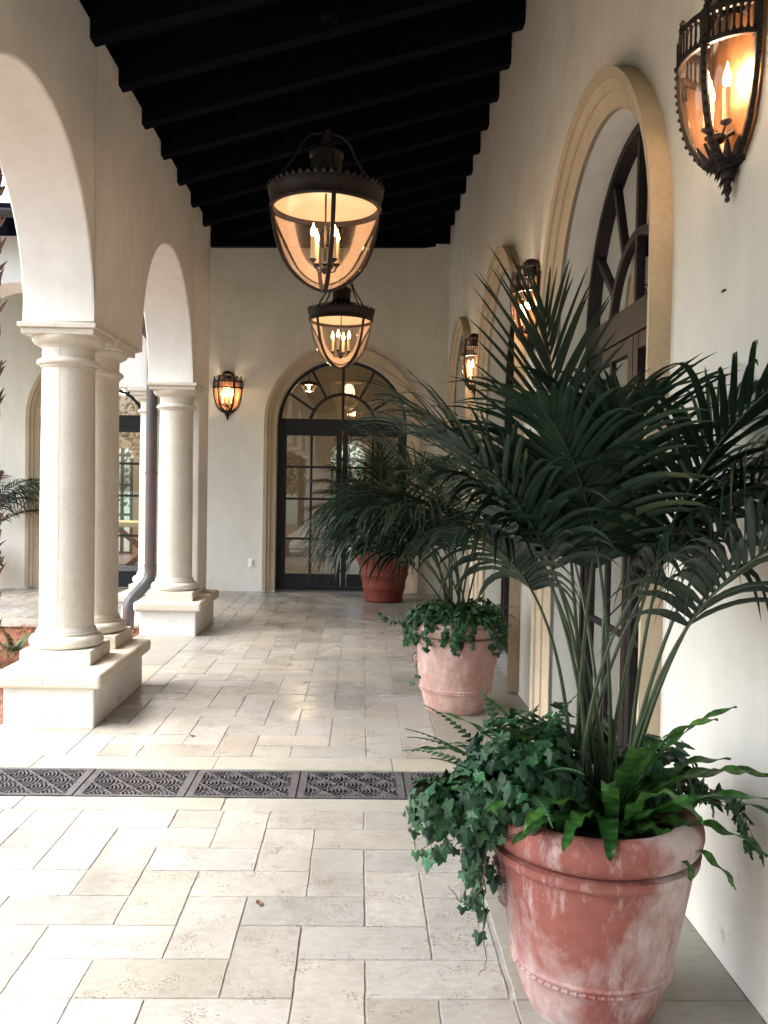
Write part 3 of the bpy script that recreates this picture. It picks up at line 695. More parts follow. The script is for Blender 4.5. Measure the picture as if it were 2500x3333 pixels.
def make_sconce():
    """local: wall plane at y=0, body toward -Y ; z=0 at the tail tip"""
    root=thing('wall_sconce','x','wall lantern'); B=.11
    mb=MB(); pts=[]
    prof=[(r_,z+B) for r_,z in SP]+[(.184,.53),(.12,.56),(.09,.60),(.075,.645),(.0,.655)]
    for i in range(len(prof)-1):
        (ra,za),(rb,zb)=prof[i],prof[i+1]
        mb.poly([(-ra,-.012,za),(ra,-.012,za),(rb,-.012,zb),(-rb,-.012,zb),(-ra,0,za),(ra,0,za),(rb,0,zb),(-rb,0,zb)],[(0,1,2,3),(0,3,7,4),(1,5,6,2)])
    mb.build('back_plate',M['copper'],root,weld=False)
    cy=-.03
    mb=MB(); mb.lathe([(r_,z+B) for r_,z in SP],24,(0,cy,0),PI,2*PI); mb.build('glass',M['lglass'],root,smooth=True)
    angs=[PI,PI+PI*.31,PI+PI*.69,2*PI]
    for k,a in enumerate(angs):
        c,s=math.cos(a),math.sin(a); mb=MB()
        pts=[((r_+.006)*c,cy+(r_+.006)*s,z+B) for r_,z in SP]+[(.19*c,cy+.19*s,.53)]
        mb.ribbon(pts,lambda p:Vector((c,s,0)),.022,.014)
        for i in range(15):   # leaf serration along the rib
            t=i/14*(len(SP)-2)+1; j=int(t); fr=t-j; j2=min(j+1,len(SP)-1)
            rr=lerp(SP[j][0],SP[j2][0],fr)+.014; z=lerp(SP[j][1],SP[j2][1],fr)+B
            mb.lathe([(0,-.009),(.009,-.002),(.007,.004),(0,.007)],6,(rr*c,cy+rr*s,z))
        mb.tube([(.17*c,cy+.17*s,.455+.0),(.205*c,cy+.205*s,.452)],.008,6)
        # finial
        mb.lathe([(.013,.53),(.013,.545),(.007,.553),(.013,.562),(.015,.575),(.010,.583),(.013,.592),(.006,.6),(.0,.606)],10,(.178*c,cy+.178*s,0))
        mb.box(.178*c-.011,cy+.178*s-.011,.42,.178*c+.011,cy+.178*s+.011,.535)
        # scroll from finial to hood
        q=[]
        for i in range(17):
            t=i/16; rr=lerp(.17,.055,t); zz_=.545+.05*math.sin(t*PI*2.2-.4)*(1-t*.4)+t*.035
            q.append((rr*c,cy*lerp(1,.8,t)+rr*s,zz_))
        mb.tube(q,.007,6)
        mb.build('rib',M['iron'],root,smooth=True,weld=False)
    mb=MB()
    for (z0,z1) in ((.424,.440),(.51,.53)):
        mb.lathe([(.176,z0),(.190,z0),(.190,z1),(.176,z1),(.176,z0)],28,(0,cy,0),PI,2*PI)
    for i in range(25):
        a=PI+PI*(i+.5)/25; c,s=math.cos(a),math.sin(a)
        mb.lathe([(.0085,.44),(.004,.455),(.0045,.475),(.004,.495),(.0085,.51)],6,(.184*c,cy+.184*s,0))
    mb.build('gallery_band',M['iron'],root,smooth=True,weld=False)
    mb=MB(); mb.lathe([(.062,.545),(.058,.60),(.075,.61),(.078,.622),(.060,.645),(.035,.662),(.0,.668)],20,(0,-.05,0))
    for i in range(12):
        a=PI+PI*i/11; mb.lathe([(0,-.014),(.012,0),(0,.016)],6,(.07*math.cos(a),-.05+.07*math.sin(a),.612))
    mb.build('hood',M['iron'],root,smooth=True,weld=False)
    mb=MB()
    mb.lathe([(.0,.0),(.009,.006),(.010,.014),(.005,.02),(.012,.03),(.016,.045),(.010,.055),(.022,.075),(.030,.09),(.040,.105),(.075,.118),(.075,.128),(.01,.14)],18,(0,cy,0))
    for lev,(rr,z,nn,sz) in enumerate(((.016,.035,6,.012),(.024,.062,8,.016),(.036,.088,9,.02),(.062,.118,11,.026))):
        for i in range(nn):
            a=PI*.95+PI*1.1*i/(nn-1)+.1*lev; c,s=math.cos(a),math.sin(a)
            p=Vector((rr*c,cy+rr*s,z)); o_=Vector((c,s,0)); tn=Vector((-s,c,0))
            mb.poly([p-tn*sz*.5+Vector((0,0,sz*.6)),p+tn*sz*.5+Vector((0,0,sz*.6)),p+o_*sz*.7-Vector((0,0,sz*.7)),p-Vector((0,0,sz*.2))],[(0,1,2),(0,2,3),(1,3,2),(0,3,1)])
    for i in range(9):   # acanthus leaves clasping the bowl
        a=PI+PI*(i+.5)/9; c,s=math.cos(a),math.sin(a); tn=Vector((-s,c,0)); rows=[]
        for (rr,z,wd) in ((.03,.108,.006),(.055,.113,.014),(.080,.122,.015),(.104,.145,.010),(.120,.165,.002)):
            p=Vector((rr*c,cy+rr*s,z)); rows.append([p-tn*wd,p+Vector((c,s,-.5))*.008,p+tn*wd])
        mb.grid(rows)
    mb.build('leaf_pendant',M['iron'],root,smooth=False,weld=False)
    mb=MB(); mb.tube([(0,-.01,.22),(0,-.05,.2),(0,-.085,.215)],.008,8); mb.lathe([(.0,.17),(.03,.185),(.034,.2),(.012,.21)],14,(0,-.08,0))
    CP=[(-.062,-.075),(.0,-.118),(.062,-.075)]
    for (x,y) in CP:
        mb.tube([(0,-.08,.2),(x*.6,lerp(-.08,y,.6),.19),(x,y,.215)],.005,6); mb.lathe([(.006,.21),(.02,.219),(.021,.224),(.0,.225)],12,(x,y,0))
    mb.build('candle_arm',M['iron'],root,smooth=True,weld=False)
    for (x,y) in CP:
        mb=MB(); mb.lathe([(.0135,.224),(.0135,.322),(.0,.322)],12,(x,y,0)); o=mb.build('candle',M['candle'],root,smooth=True)
        mb=MB(); flamebulb(mb,x,y,.322,1.15); mb.build('bulb',M['flame'],o,smooth=True)
    for o in root.children_recursive:
        if o.type=='MESH': o.data.transform(Matrix.Scale(.80,4,(0,1,0)))
    point('lamp',(0,-.075,.385),1.9,root,.05)
    return root
s0=make_sconce(); SG='wall sconces with candle bulbs'
s0.location=(-1.83,YB,2.31); tag(s0,'black sconce on the end wall left of the arched door','wall lantern',SG)
for (y,z,lb) in ((2.72,2.345,'big copper backed sconce at the top right corner, nearest the camera'),(5.86,2.31,'sconce on the right wall above the palm, between the two arched doorways'),(8.80,2.33,'farthest sconce of the right wall, beyond the second arched doorway')):
    o=copy_tree(s0); o.location=(XR,y,z); o.rotation_euler=(0,0,-PI/2); tag(o,lb,'wall lantern',SG)
# ================================================================ DOWNSPOUT, SMALL WALL THINGS
root=thing('downspout','round weathered copper downspout beside the far corner column','downspout',(-2.12,8.94,0))
mb=MB(); X0=-2.12; Y0=8.94
pts=[(0,0,2.86),(0,0,2.2),(0,0,1.6),(0,0,1.0),(0,0,.58)]
mb.tube(pts,.055,20); mb.build('pipe',M['pipe'],root,smooth=True,weld=False)
mb=MB(); q=[(0,-.0,.60),(0,0,.54),(-.008,-.01,.49),(-.03,-.03,.44),(-.08,-.09,.37),(-.13,-.15,.31),(-.155,-.18,.26),(-.162,-.19,.20),(-.165,-.20,.10),(-.165,-.20,-.10)]
mb.tube(q,.0575,20); mb.build('elbow',M['pipe'],root,smooth=True,weld=False)
mb=MB(); mb.tube([(0,0,2.84),(-.01,-.01,2.90),(-.06,-.05,2.98),(-.35,-.30,3.45),(-.46,-.40,3.62),(-.48,-.45,3.75),(-.48,-.46,3.93)],.055,20); mb.build('offset_pipe',M['pipe'],root,smooth=True,weld=False)
for z in (.62,1.55,2.45):
    mb=MB(); mb.lathe([(.058,z-.012),(.0605,z-.012),(.0605,z+.012),(.058,z+.012)],20)
    mb.build('strap',M['pipe'],root,smooth=True,weld=False)
root=thing('wall_outlet','small white outlet plate low on the end wall beside the arched door','outlet',(-1.488,YB,.39))
mb=MB(); mb.box(-.035,-.012,-.058,.035,.0,.058); mb.build('cover_plate',M['plate'],root,bevel=.003)
mb=MB(); mb.box(-.018,-.028,-.035,.018,-.012,.035); mb.build('flap_cover',M['plate'],root,bevel=.004)
root=thing('wall_clip','tiny grey metal clip on the right wall below the nearest sconce','clip',(XR,2.78,2.09))
mb=MB(); mb.box(-.003,-.014,-.003,.0,.014,.003)
for i in range(4): mb.box(-.005,-.012+i*.007,-.004,-.003,-.009+i*.007,.004)
mb.build('slotted_plate',M['petiole'],root,weld=False)
# ================================================================ ROOMS BEHIND THE DOORS
mb=MB(); x0,x1,y0,y1=-6.9,1.5,12.385,18.0
mb.face([(x0,y0,0.0),(x1,y0,0.0),(x1,y1,0.0),(x0,y1,0.0)],1)
mb.face([(x0,y0,4.4),(x1,y0,4.4),(x1,y1,4.4),(x0,y1,4.4)],0)
mb.face([(x0,y0,0),(x0,y1,0),(x0,y1,4.4),(x0,y0,4.4)],0)
mb.face([(x1,y0,0),(x1,y1,0),(x1,y1,4.4),(x1,y0,4.4)],0)
tag(mb.build('room_interior',[M['room'],M['border']],weld=False),'tan painted room seen through the glass of the end doors','room')
mb=MB(); mb.box(-1.95,12.385,0.001,-1.85,17.999,4.399); tag(mb.build('added_glow_partition',M['room']),'added tan partition holding the lamp glow in the left part of the room behind the end doors','wall')  # added to stop the left lamp's glow reaching the end door
tag(arch_wall('room_far_wall','x',x0,x1,18.0,18.2,0,4.4,[(-4.85,.22,1.95,0),(-.28,.36,1.95,0)],M['room']),'tan far wall of the room behind the end door, with arched openings','wall')
root=thing('garden_window','dark mullioned garden windows at the far end of the room','window',(-.28,18.0,0))
mb=MB()
for cx_,rr,top in ((0,.36,2.31),(-4.57,.22,2.17)):
    mb.box(cx_-rr,-.02,.0,cx_-rr+.06,.04,top-rr); mb.box(cx_+rr-.06,-.02,0,cx_+rr,.04,top-rr); mb.box(cx_-.03,-.021,0,cx_+.03,.041,top-.02)
    for z in (.03,.8,1.4,2.0,2.4): mb.box(cx_-rr+.06,-.019,z-.025,cx_+rr-.06,.039,z+.025)
mb.build('frame',M['frame'],root,weld=False)
mb=MB(); x0,x1,y0,y1=1.52,6.5,-3,11.9
mb.face([(x0,y0,-.0),(x1,y0,-.0),(x1,y1,-.0),(x0,y1,-.0)],1)
for f in ([(x0,y0,4.4),(x1,y0,4.4),(x1,y1,4.4),(x0,y1,4.4)],[(x1,y0,0),(x1,y1,0),(x1,y1,4.4),(x1,y0,4.4)],[(x0,y0,0),(x1,y0,0),(x1,y0,4.4),(x0,y0,4.4)],[(x0,y1,0),(x1,y1,0),(x1,y1,4.4),(x0,y1,4.4)]): mb.face(f,0)
tag(mb.build('room_interior',[M['brownroom'],M['doorwood']],weld=False),'dim brown room seen through the doors of the right wall','room')
def ceiling_lamp(x,y,z,e,label):
    root=thing('ceiling_lamp',label,'lamp',(x,y,z),group='lit lamps inside the rooms')
    mb=MB(); mb.lathe([(.0,-.12),(.10,-.10),(.15,-.03),(.16,.02),(.12,.06),(.0,.08)],24); mb.build('glass_shade',M['lglass'],root,smooth=True)
    mb=MB(); flamebulb(mb,0,0,-.06,1.6); mb.build('bulb',M['flame'],root,smooth=True)
    mb=MB(); mb.tube([(0,0,.07),(0,0,4.39-z)],.008,8); mb.lathe([(.03,.08),(.17,.03),(.17,.0)],24); mb.build('stem',M['iron'],root,smooth=True,weld=False)
    point('lamp',(0,0,-.2),e,root,.12)
ceiling_lamp(-3.55,13.2,2.85,110,'warm lit lamp inside the room, seen through the far left fan window')
ceiling_lamp(-.9,14.6,3.1,20,'warm lit lamp inside the room behind the end door')
ceiling_lamp(3.6,5.6,3.0,9,'warm lit lamp inside the brown room behind the right wall')
# table behind the far left door
root=thing('side_table','dark trestle table with crossed legs behind the far left door','table',(-3.3,13.6,0))
mb=MB(); mb.box(-.9,-.3,.78,.9,.3,.86); mb.build('table_top',M['room'],root,bevel=.01)
for sg in (-1,1):
    mb=MB(); mb.ribbon([(-.45*sg,.0+.02*sg,.02),(.45*sg,.02*sg,.78)],(0,1,0),.08,.05); mb.build('leg',M['doorwood'],root,weld=False)
mb=MB(); mb.box(-.75,-.25,.10,.75,.25,.18); mb.build('shelf',M['doorwood'],root)
# ================================================================ POTS
def make_pot(mat,Rm,h,rb,style,label,loc):
    root=thing('terracotta_pot',label,'planter',loc,group='terracotta planters along the walk'); mb=MB()
    if style==0:
        pr=[(0,0.0),(rb*.96,0.0),(rb,.012)]
        n=22
        for i in range(1,n+1):
            t=i/n; z=.012+t*(h-.152); r_=lerp(rb,Rm*.915,t**.70) ; pr.append((r_,z))
        zb=h*.25
        out=[]
        for (r_,z) in pr: out.append((r_,z))
        pr=out
        zt=h-.140; r1=Rm*.915
        pr+=[(r1+.004,zt+.003),(r1+.013,zt+.010),(r1+.016,zt+.02),(r1+.014,zt+.03),(r1+.018,zt+.036)]
        cx_,cz=Rm-.040,h-.050; 
        for i in range(13):
            a=-PI*.48+PI*1.08*i/12; pr.append((cx_+.040*math.cos(a),cz+.050*math.sin(a)))
        pr+=[(Rm-.07,h-.012),(Rm-.08,h-.04),(Rm-.10,h-.09)]
        mb.lathe(pr,72); mb.build('body',mat,root,smooth=True,autos=50)
        mb=MB(); t=(zb-.012)/(h-.152); rr=lerp(rb,Rm*.915,t**.70)
        pp=[(rr-.004,zb-.014),(rr+.006,zb-.012),(rr+.009,zb-.006),(rr+.004,zb-.001),(rr+.008,zb+.004),(rr+.010,zb+.010),(rr+.004,zb+.016),(rr-.002,zb+.018)]
        mb.lathe(pp,72)
        for i in range(60):
            a=2*PI*i/60; mb.lathe([(0,-.007),(.0055,-.003),(.006,.002),(0,.007)],6,((rr+.0045)*math.cos(a),(rr+.006)*math.sin(a),zb-.004))
        mb.build('beaded_band',mat,root,smooth=True,weld=False)
        # swag reliefs on two sides
        for a0 in (0.15,PI+.1):
            mb=MB()
            for i in range(26):
                t=i/25; a=a0+.35*(t-.5)*2*.35; z=h*.72-.18*math.sin(PI*t)*.6; rr2=lerp(rb,Rm*.915,((z-.012)/(h-.152))**.70)+.003
                s_=.013+.006*math.sin(i*2.1); mb.lathe([(0,-s_),(s_,0),(0,s_)],7,(rr2*math.cos(a),rr2*math.sin(a),z))
            mb.build('garland_relief',mat,root,smooth=True,weld=False)
        zs_=h-.06
    else:
        pr=[(0,0),(rb*.93,0),(rb,.012),(rb+.012,.03),(rb+.006,.055),(rb+.014,.10),(rb+.034,.17),(rb+.040,.178),(rb+.040,.195),(rb+.034,.205),(rb+.044,.27),(rb+.062,.33),(rb+.076,.34),(rb+.078,.36),(rb+.070,.372),(rb+.085,.45),(Rm-.035,h-.09),(Rm-.01,h-.085),(Rm-.004,h-.07),(Rm-.008,h-.035),(Rm,h-.03),(Rm+.004,h-.015),(Rm-.004,h),(Rm-.03,h),(Rm-.05,h-.08)]
        mb.lathe(pr,64); mb.build('body',mat,root,smooth=True,autos=45); zs_=h-.06
    mb=MB(); rr=[]; nn=40
    rows=[[((Rm-.055)*k/6*math.cos(2*PI*j/nn),(Rm-.055)*k/6*math.sin(2*PI*j/nn),zs_+.012*noise.noise((k*1.3,j*.9,0))) for j in range(nn)] for k in range(7)]
    mb.grid(rows,closed=True); mb.build('soil',M['soil'],root,smooth=True)
    return root
make_pot(M['terra1'],.298,.565,.176,0,'large weathered red and chalky terracotta pot nearest the camera',(.672,2.455,0))
make_pot(M['terra2'],.305,.595,.195,0,'pale pink terracotta pot in the middle of the walk',(.64,5.76,0))
make_pot(M['terra3'],.40,.64,.235,1,'smooth red terracotta pot farthest away by the end door',(.30,11.2,0))
make_pot(M['terra2'],.30,.60,.195,0,'terracotta pot at the far left edge against the end wall',(-5.02,11.55,0))
# ================================================================ PLANTS
def vdir(az,el): return Vector((math.cos(az)*math.cos(el),math.sin(az)*math.cos(el),math.sin(el)))
def leaflet(mb,p,d,up,L,wd,drop,r,seg=7,fold=.35):
    rows=[]; d=d.normalized(); q=Vector(p); tw=r.uniform(-.3,.3)
    for i in range(seg+1):
        s=i/seg; side=d.cross(up)
        if side.length<.05: side=d.cross(Vector((1,0,.1)))
        side.normalize(); n=side.cross(d).normalized()
        wv=wd*min(1,(s*5+.35))*(1-s)**.55 if s<1 else .0004
        if i==seg: wv=.0004
        c,s_=math.cos(tw*s),math.sin(tw*s); sd=side*c+n*s_; nn=n*c-side*s_
        rows.append([q+sd*wv/2+nn*wv*fold*.5,q,q-sd*wv/2+nn*wv*fold*.5])
        q=q+d*(L/seg); d=(d+Vector((0,0,-drop/seg*(.6+s*1.2)))).normalized()
    mb.grid(rows)
    if r.random()<.22:
        k=2 if r.random()<.6 else 4; b=mb.c[-1]
        for i in range(1,k+1): mb.c[-i]=(b[0]*3.2,b[1]*1.5,b[2]*.9,1)
def frond(root,base,az,tilt,L,pf,droop,ll,lw,n,seed,twist=0,ldrop=1.0,pw=1.5,lift=.25,tipk=1,rad=.0085):
    r=random.Random(seed); K=30; P=[Vector(base)]; T=[]; a=az
    for i in range(K):
        t=(i+.5)/K; th=tilt+droop*t**pw; a=az+twist*t
        d=Vector((math.cos(a)*math.sin(th),math.sin(a)*math.sin(th),math.cos(th))); T.append(d); P.append(P[-1]+d*L/K)
    T.append(T[-1])
    mb=MB(); v=r.uniform(.75,1.15); mb.col=(v,v,v,1)
    for s in range(n):
        f=s/(n-1); t=pf+(1-pf)*f*.985; x=t*K; i=min(int(x),K-1); fr=x-i; p=P[i].lerp(P[i+1],fr); d=T[i].lerp(T[min(i+1,K)],fr).normalized()
        side=d.cross(Vector((0,0,1)))
        if side.length<.08: side=Vector((-math.sin(a),math.cos(a),0))
        side.normalize(); nm=side.cross(d).normalized()
        if nm.z<0: nm=-nm
        ang=lerp(R(62),R(16),f**1.1)+r.uniform(-.08,.08)
        ln=ll*(.62+.5*math.sin(PI*(f*.85+.08)))*r.uniform(.86,1.1)*(1-.35*f**4)
        for sg in (-1,1):
            dd=d*math.cos(ang)+side*sg*math.sin(ang)+nm*lift*r.uniform(.6,1.3)
            vv=v*r.uniform(.8,1.25); yl=1.0
            if r.random()<.03: yl=1.8
            mb.col=(vv*yl,vv*(.5+.5*yl),vv,1)
            leaflet(mb,p,dd,nm,ln*r.uniform(.92,1.05),lw*r.uniform(.8,1.15)*(1-.35*f),ldrop*r.uniform(.6,1.35),r)
    o=mb.build('frond',M['palm'],root,smooth=True,weld=False,autos=80)
    mb=MB(); rr=[lerp(rad,rad*.22,(i/K)**.8) for i in range(K+1)]; mb.tube(P,rr,7); mb.build('stalk',M['petiole'],o,smooth=True,weld=False)
    return o
# azimuth: 0=+x (right wall), 90=+y (away), 180=left, 270=toward the camera
def palm(label,loc,specs,ll,lw,n,seed,pw=1.5):
    root=thing('potted_palm',label,'palm',loc,group='palms in terracotta pots')
    r=random.Random(seed)
    for k,s in enumerate(specs):
        az,tilt,L,pf,droop=s[:5]; ld=s[5] if len(s)>5 else 1.0; kk=s[6] if len(s)>6 else 1.0; lf=s[7] if len(s)>7 else .25
        b=(r.uniform(-.07,.07),r.uniform(-.07,.07),-.02)
        frond(root,b,R(az),R(tilt),L,pf,R(droop),ll*kk,lw,n,seed*100+k,R(r.uniform(-12,12)),ld,lift=lf,pw=pw)
    return root
P1=[ # az tilt L pf droop leafdrop scale lift
 (128,6.5,1.50,.60,7,.25,1.0,.08),
 (183,8,1.34,.60,64,.8,1.0),(158,7,1.38,.60,58,.8,1.0),(208,6,1.26,.62,62,1.0,.9),(240,5,1.34,.60,62,1.0,.9),(275,3,1.24,.62,48,1.0,.9),
 (296,9,1.44,.56,58,1.2,1.0),(305,14,1.38,.56,62,2.6,1.15),(318,10,1.46,.54,58,2.2,1.15),(290,17,1.22,.58,66,1.6,1.0),(337,10,1.26,.56,54,1.2,1.0),
 (20,3,1.34,.58,44,1.0,.9),(75,5,1.42,.58,50,.8,1.0),(110,9,1.30,.6,60,.8,1.0),
 (222,6,1.04,.72,70,2.2,.7),(172,6,1.12,.72,52,1.8,.65),(322,4,1.16,.66,70,2.4,.85)]
palm('tall dark green palm in the nearest pot, its fronds spreading over the right wall',(.672,2.455,.50),P1,.42,.027,22,41,2.1)
P2=[(178,6,1.30,.48,95,2.8,1.05),(200,10,1.25,.48,92,2.8,1.1),(160,12,1.30,.48,88,2.6,1.1),(215,16,1.15,.48,90,2.8,1.0),(188,18,1.15,.48,82,3.0,1.0),
    (235,8,1.25,.48,90,1.8,1.0),(260,10,1.2,.48,92,1.8,1.0),(300,8,1.3,.5,85,1.5,1.0),(335,6,1.3,.5,60,1.2,.9),(20,4,1.4,.5,50,1.0,.9),
    (90,6,1.4,.5,65,1.0,1.0),(130,10,1.35,.48,80,1.5,1.0),(190,2,1.45,.55,60,1.4,1.0),(170,24,1.05,.48,80,2.2,1.0),(245,3,1.3,.55,100,2.0,.95)]
palm('middle palm in the pale pot, fronds drooping left across the end door',(.64,5.76,.54),P2,.58,.025,24,52,1.45)
P3=[(180,10,1.45,.4,85,1.2,.9),(205,18,1.35,.4,80,1.2,.9),(150,8,1.5,.4,70,1.1,.9),(240,10,1.4,.4,80,1.2,.9),(300,8,1.5,.4,75,1.1,.9),(350,8,1.4,.4,70,1.1,.9),(40,6,1.5,.4,60,1,.9),(100,6,1.5,.4,55,1,.9),(190,30,1.2,.4,70,1.3,.9),(270,3,1.55,.45,40,.9,.9)]
palm('farthest palm in the red pot, in front of the end door',(.30,11.2,.58),P3,.45,.026,24,63)
P4=[(0,6,1.45,.45,95,2.4,1.0),(355,14,1.3,.45,90,2.4,.95),(20,10,1.4,.45,90,2.0,.9),(340,18,1.25,.45,88,2.4,.9),(180,10,1.4,.45,80,1.2,.8),(270,10,1.3,.45,80,1.2,.8),(90,8,1.4,.45,50,1,.8),(0,34,1.05,.45,60,1.1,.7)]
palm('palm at the far left edge, its fronds reaching toward the stone door surround',(-5.02,11.55,.54),P4,.48,.028,24,74)
# ---- strap ferns
def strapleaf(mb,p,az,tilt,L,wd,droop,r,seg=26):
    rows=[]; q=Vector(p); ph=r.uniform(0,6); fr_=r.uniform(1.6,2.8); amp=r.uniform(.10,.26)
    for i in range(seg+1):
        s=i/seg; th=tilt+droop*s**1.5; d=Vector((math.cos(az)*math.sin(th),math.sin(az)*math.sin(th),math.cos(th)))
        sd=Vector((-math.sin(az),math.cos(az),0)); n=sd.cross(d).normalized()
        wv=wd*(math.sin(PI*min(1,(s*.93+.05)))**.55)*(1-.25*s)
        if i==seg: wv=.002
        e1=amp*wd*math.sin(ph+s*PI*2*fr_*2); e2=amp*wd*math.sin(ph+1.9+s*PI*2*fr_*2)
        rows.append([q+sd*wv/2+n*(e1*.7-wv*.10),q+sd*wv/4+n*(e1*.2-wv*.06),q,q-sd*wv/4+n*(e2*.2-wv*.06),q-sd*wv/2+n*(e2*.7-wv*.10)])
        q=q+d*L/seg
    n0=len(mb.c); mb.grid(rows); b=mb.col
    for i in range(seg):
        for j in range(4):
            k=(.78 if i%2 else 1.12)*(1.12 if j in (1,2) else .95); mb.c[n0+i*4+j]=(b[0]*k,b[1]*k,b[2]*k,1)
def strapfern(label,loc,leaves,wd,seed):
    root=thing('strap_fern',label,'fern',loc,group='ferns growing in the pots'); r=random.Random(seed)
    for (az,tilt,L,droop) in leaves:
        mb=MB(); v=r.uniform(.75,1.35); mb.col=(v*r.uniform(.9,1.2),v,v*.9,1)
        strapleaf(mb,(r.uniform(-.03,.03),r.uniform(-.03,.03),0),R(az),R(tilt),L,wd*r.uniform(.8,1.15),R(droop),r); mb.build('leaf',M['fern'],root,smooth=True,weld=False,autos=80)
    return root
r=random.Random(17)
lv=[(268,26,.44,45),(285,30,.42,95),(258,50,.30,100),(240,50,.36,85),(320,38,.50,60),(335,52,.50,55),(350,42,.50,70),(0,55,.48,85),(15,44,.46,60),(310,20,.50,50),(225,44,.42,90),(210,58,.38,70),(195,46,.40,80),
    (292,20,.42,40),(330,24,.50,40),(40,46,.44,65),(345,70,.42,60),(250,30,.40,70),(180,28,.44,60),(90,36,.44,60),(130,42,.44,70),(305,62,.30,110),(328,78,.36,70)]
strapfern('glossy bright green strap leaved fern at the front of the nearest pot',(.70,2.38,.52),lv,.060,5)
lv=[(150,35,.42,60),(170,50,.40,60),(190,40,.42,70),(135,55,.40,60),(205,60,.36,70),(120,30,.38,50),(160,15,.36,50)]
strapfern('wavy strap leaved fern at the back left of the nearest pot',(.54,2.60,.53),lv,.032,6)
lv=[(a,r.uniform(30,70),r.uniform(.26,.38),r.uniform(50,100)) for a in range(0,360,22)]
strapfern('strap leaved fern tucked under the middle palm',(.66,5.70,.56),lv,.042,8)
lv=[(a,r.uniform(20,70),r.uniform(.25,.4),r.uniform(40,90)) for a in range(0,360,30)]
strapfern('green fern in the pot at the far left edge',(-5.0,11.5,.55),lv,.04,9)
# ---- lacy fern
def lacefrond(mb,p,az,tilt,L,wd,droop,r,n=22):
    q=Vector(p); sd=Vector((-math.sin(az),math.cos(az),0)); P=[]
    for i in range(n+1):
        s=i/n; th=tilt+droop*s**1.3; d=Vector((math.cos(az)*math.sin(th),math.sin(az)*math.sin(th),math.cos(th))); n_=sd.cross(d)
        P.append(q.copy())
        if s>.15:
            ln=wd*math.sin(PI*(1-s)*.55+.15)*(1-s)**.35*r.uniform(.9,1.1)
            for sg in (-1,1):
                e=sd*sg+d*.35-Vector((0,0,.15)); e.normalize(); w_=L/n*.42
                mb.face([q-d*w_,q+d*w_,q+e*ln*.6+d*w_*.8,q+e*ln,q+e*ln*.6-d*w_*.6])
        q=q+d*L/n
    mb.tube(P,.0014,4)
def lacefern(label,loc,leaves,seed):
    root=thing('lacy_fern',label,'fern',loc,group='ferns growing in the pots'); r=random.Random(seed)
    for (az,tilt,L,droop,wd) in leaves:
        mb=MB(); v=r.uniform(.8,1.3); mb.col=(v,v,v,1); lacefrond(mb,(r.uniform(-.02,.02),r.uniform(-.02,.02),0),R(az),R(tilt),L,wd,R(droop),r); mb.build('frond',M['lace'],root,smooth=False,weld=False)
r=random.Random(23)
lacefern('feathery dark fern at the left side of the nearest pot',(.47,2.48,.54),[(a,r.uniform(10,60),r.uniform(.32,.46),r.uniform(30,70),r.uniform(.05,.07)) for a in range(90,300,13)],3)
lacefern('feathery fern at the right side of the middle pot',(.76,5.72,.57),[(a,r.uniform(30,70),r.uniform(.22,.32),r.uniform(30,70),.05) for a in range(-120,120,20)],4)
# ---- ivy
IVY=[(0,.02),(.20,-.16),(.40,-.20),(.46,-.02),(.46,.10),(.62,.26),(.50,.38),(.32,.40),(.26,.60),(.12,.82),(0,.95),(-.12,.82),(-.26,.60),(-.32,.40),(-.50,.38),(-.62,.26),(-.46,.10),(-.46,-.02),(-.40,-.20),(-.20,-.16)]
def ivyleaf(mb,p,n,up,s,r):
    n=n.normalized(); x=up.cross(n)
    if x.length<.1: x=Vector((1,0,0)).cross(n)
    x.normalize(); y=n.cross(x); a=r.uniform(-.5,.5); x2=x*math.cos(a)+y*math.sin(a); y2=-x*math.sin(a)+y*math.cos(a); c=p+y2*s*.2+n*s*.04
    pts=[p+x2*u*s+y2*v*s-n*abs(u)*s*.28*(1 if v>-.1 else .5) for u,v in IVY]; m=len(pts)
    mb.poly([c]+pts,[(0,i+1,(i+1)%m+1) for i in range(m)])
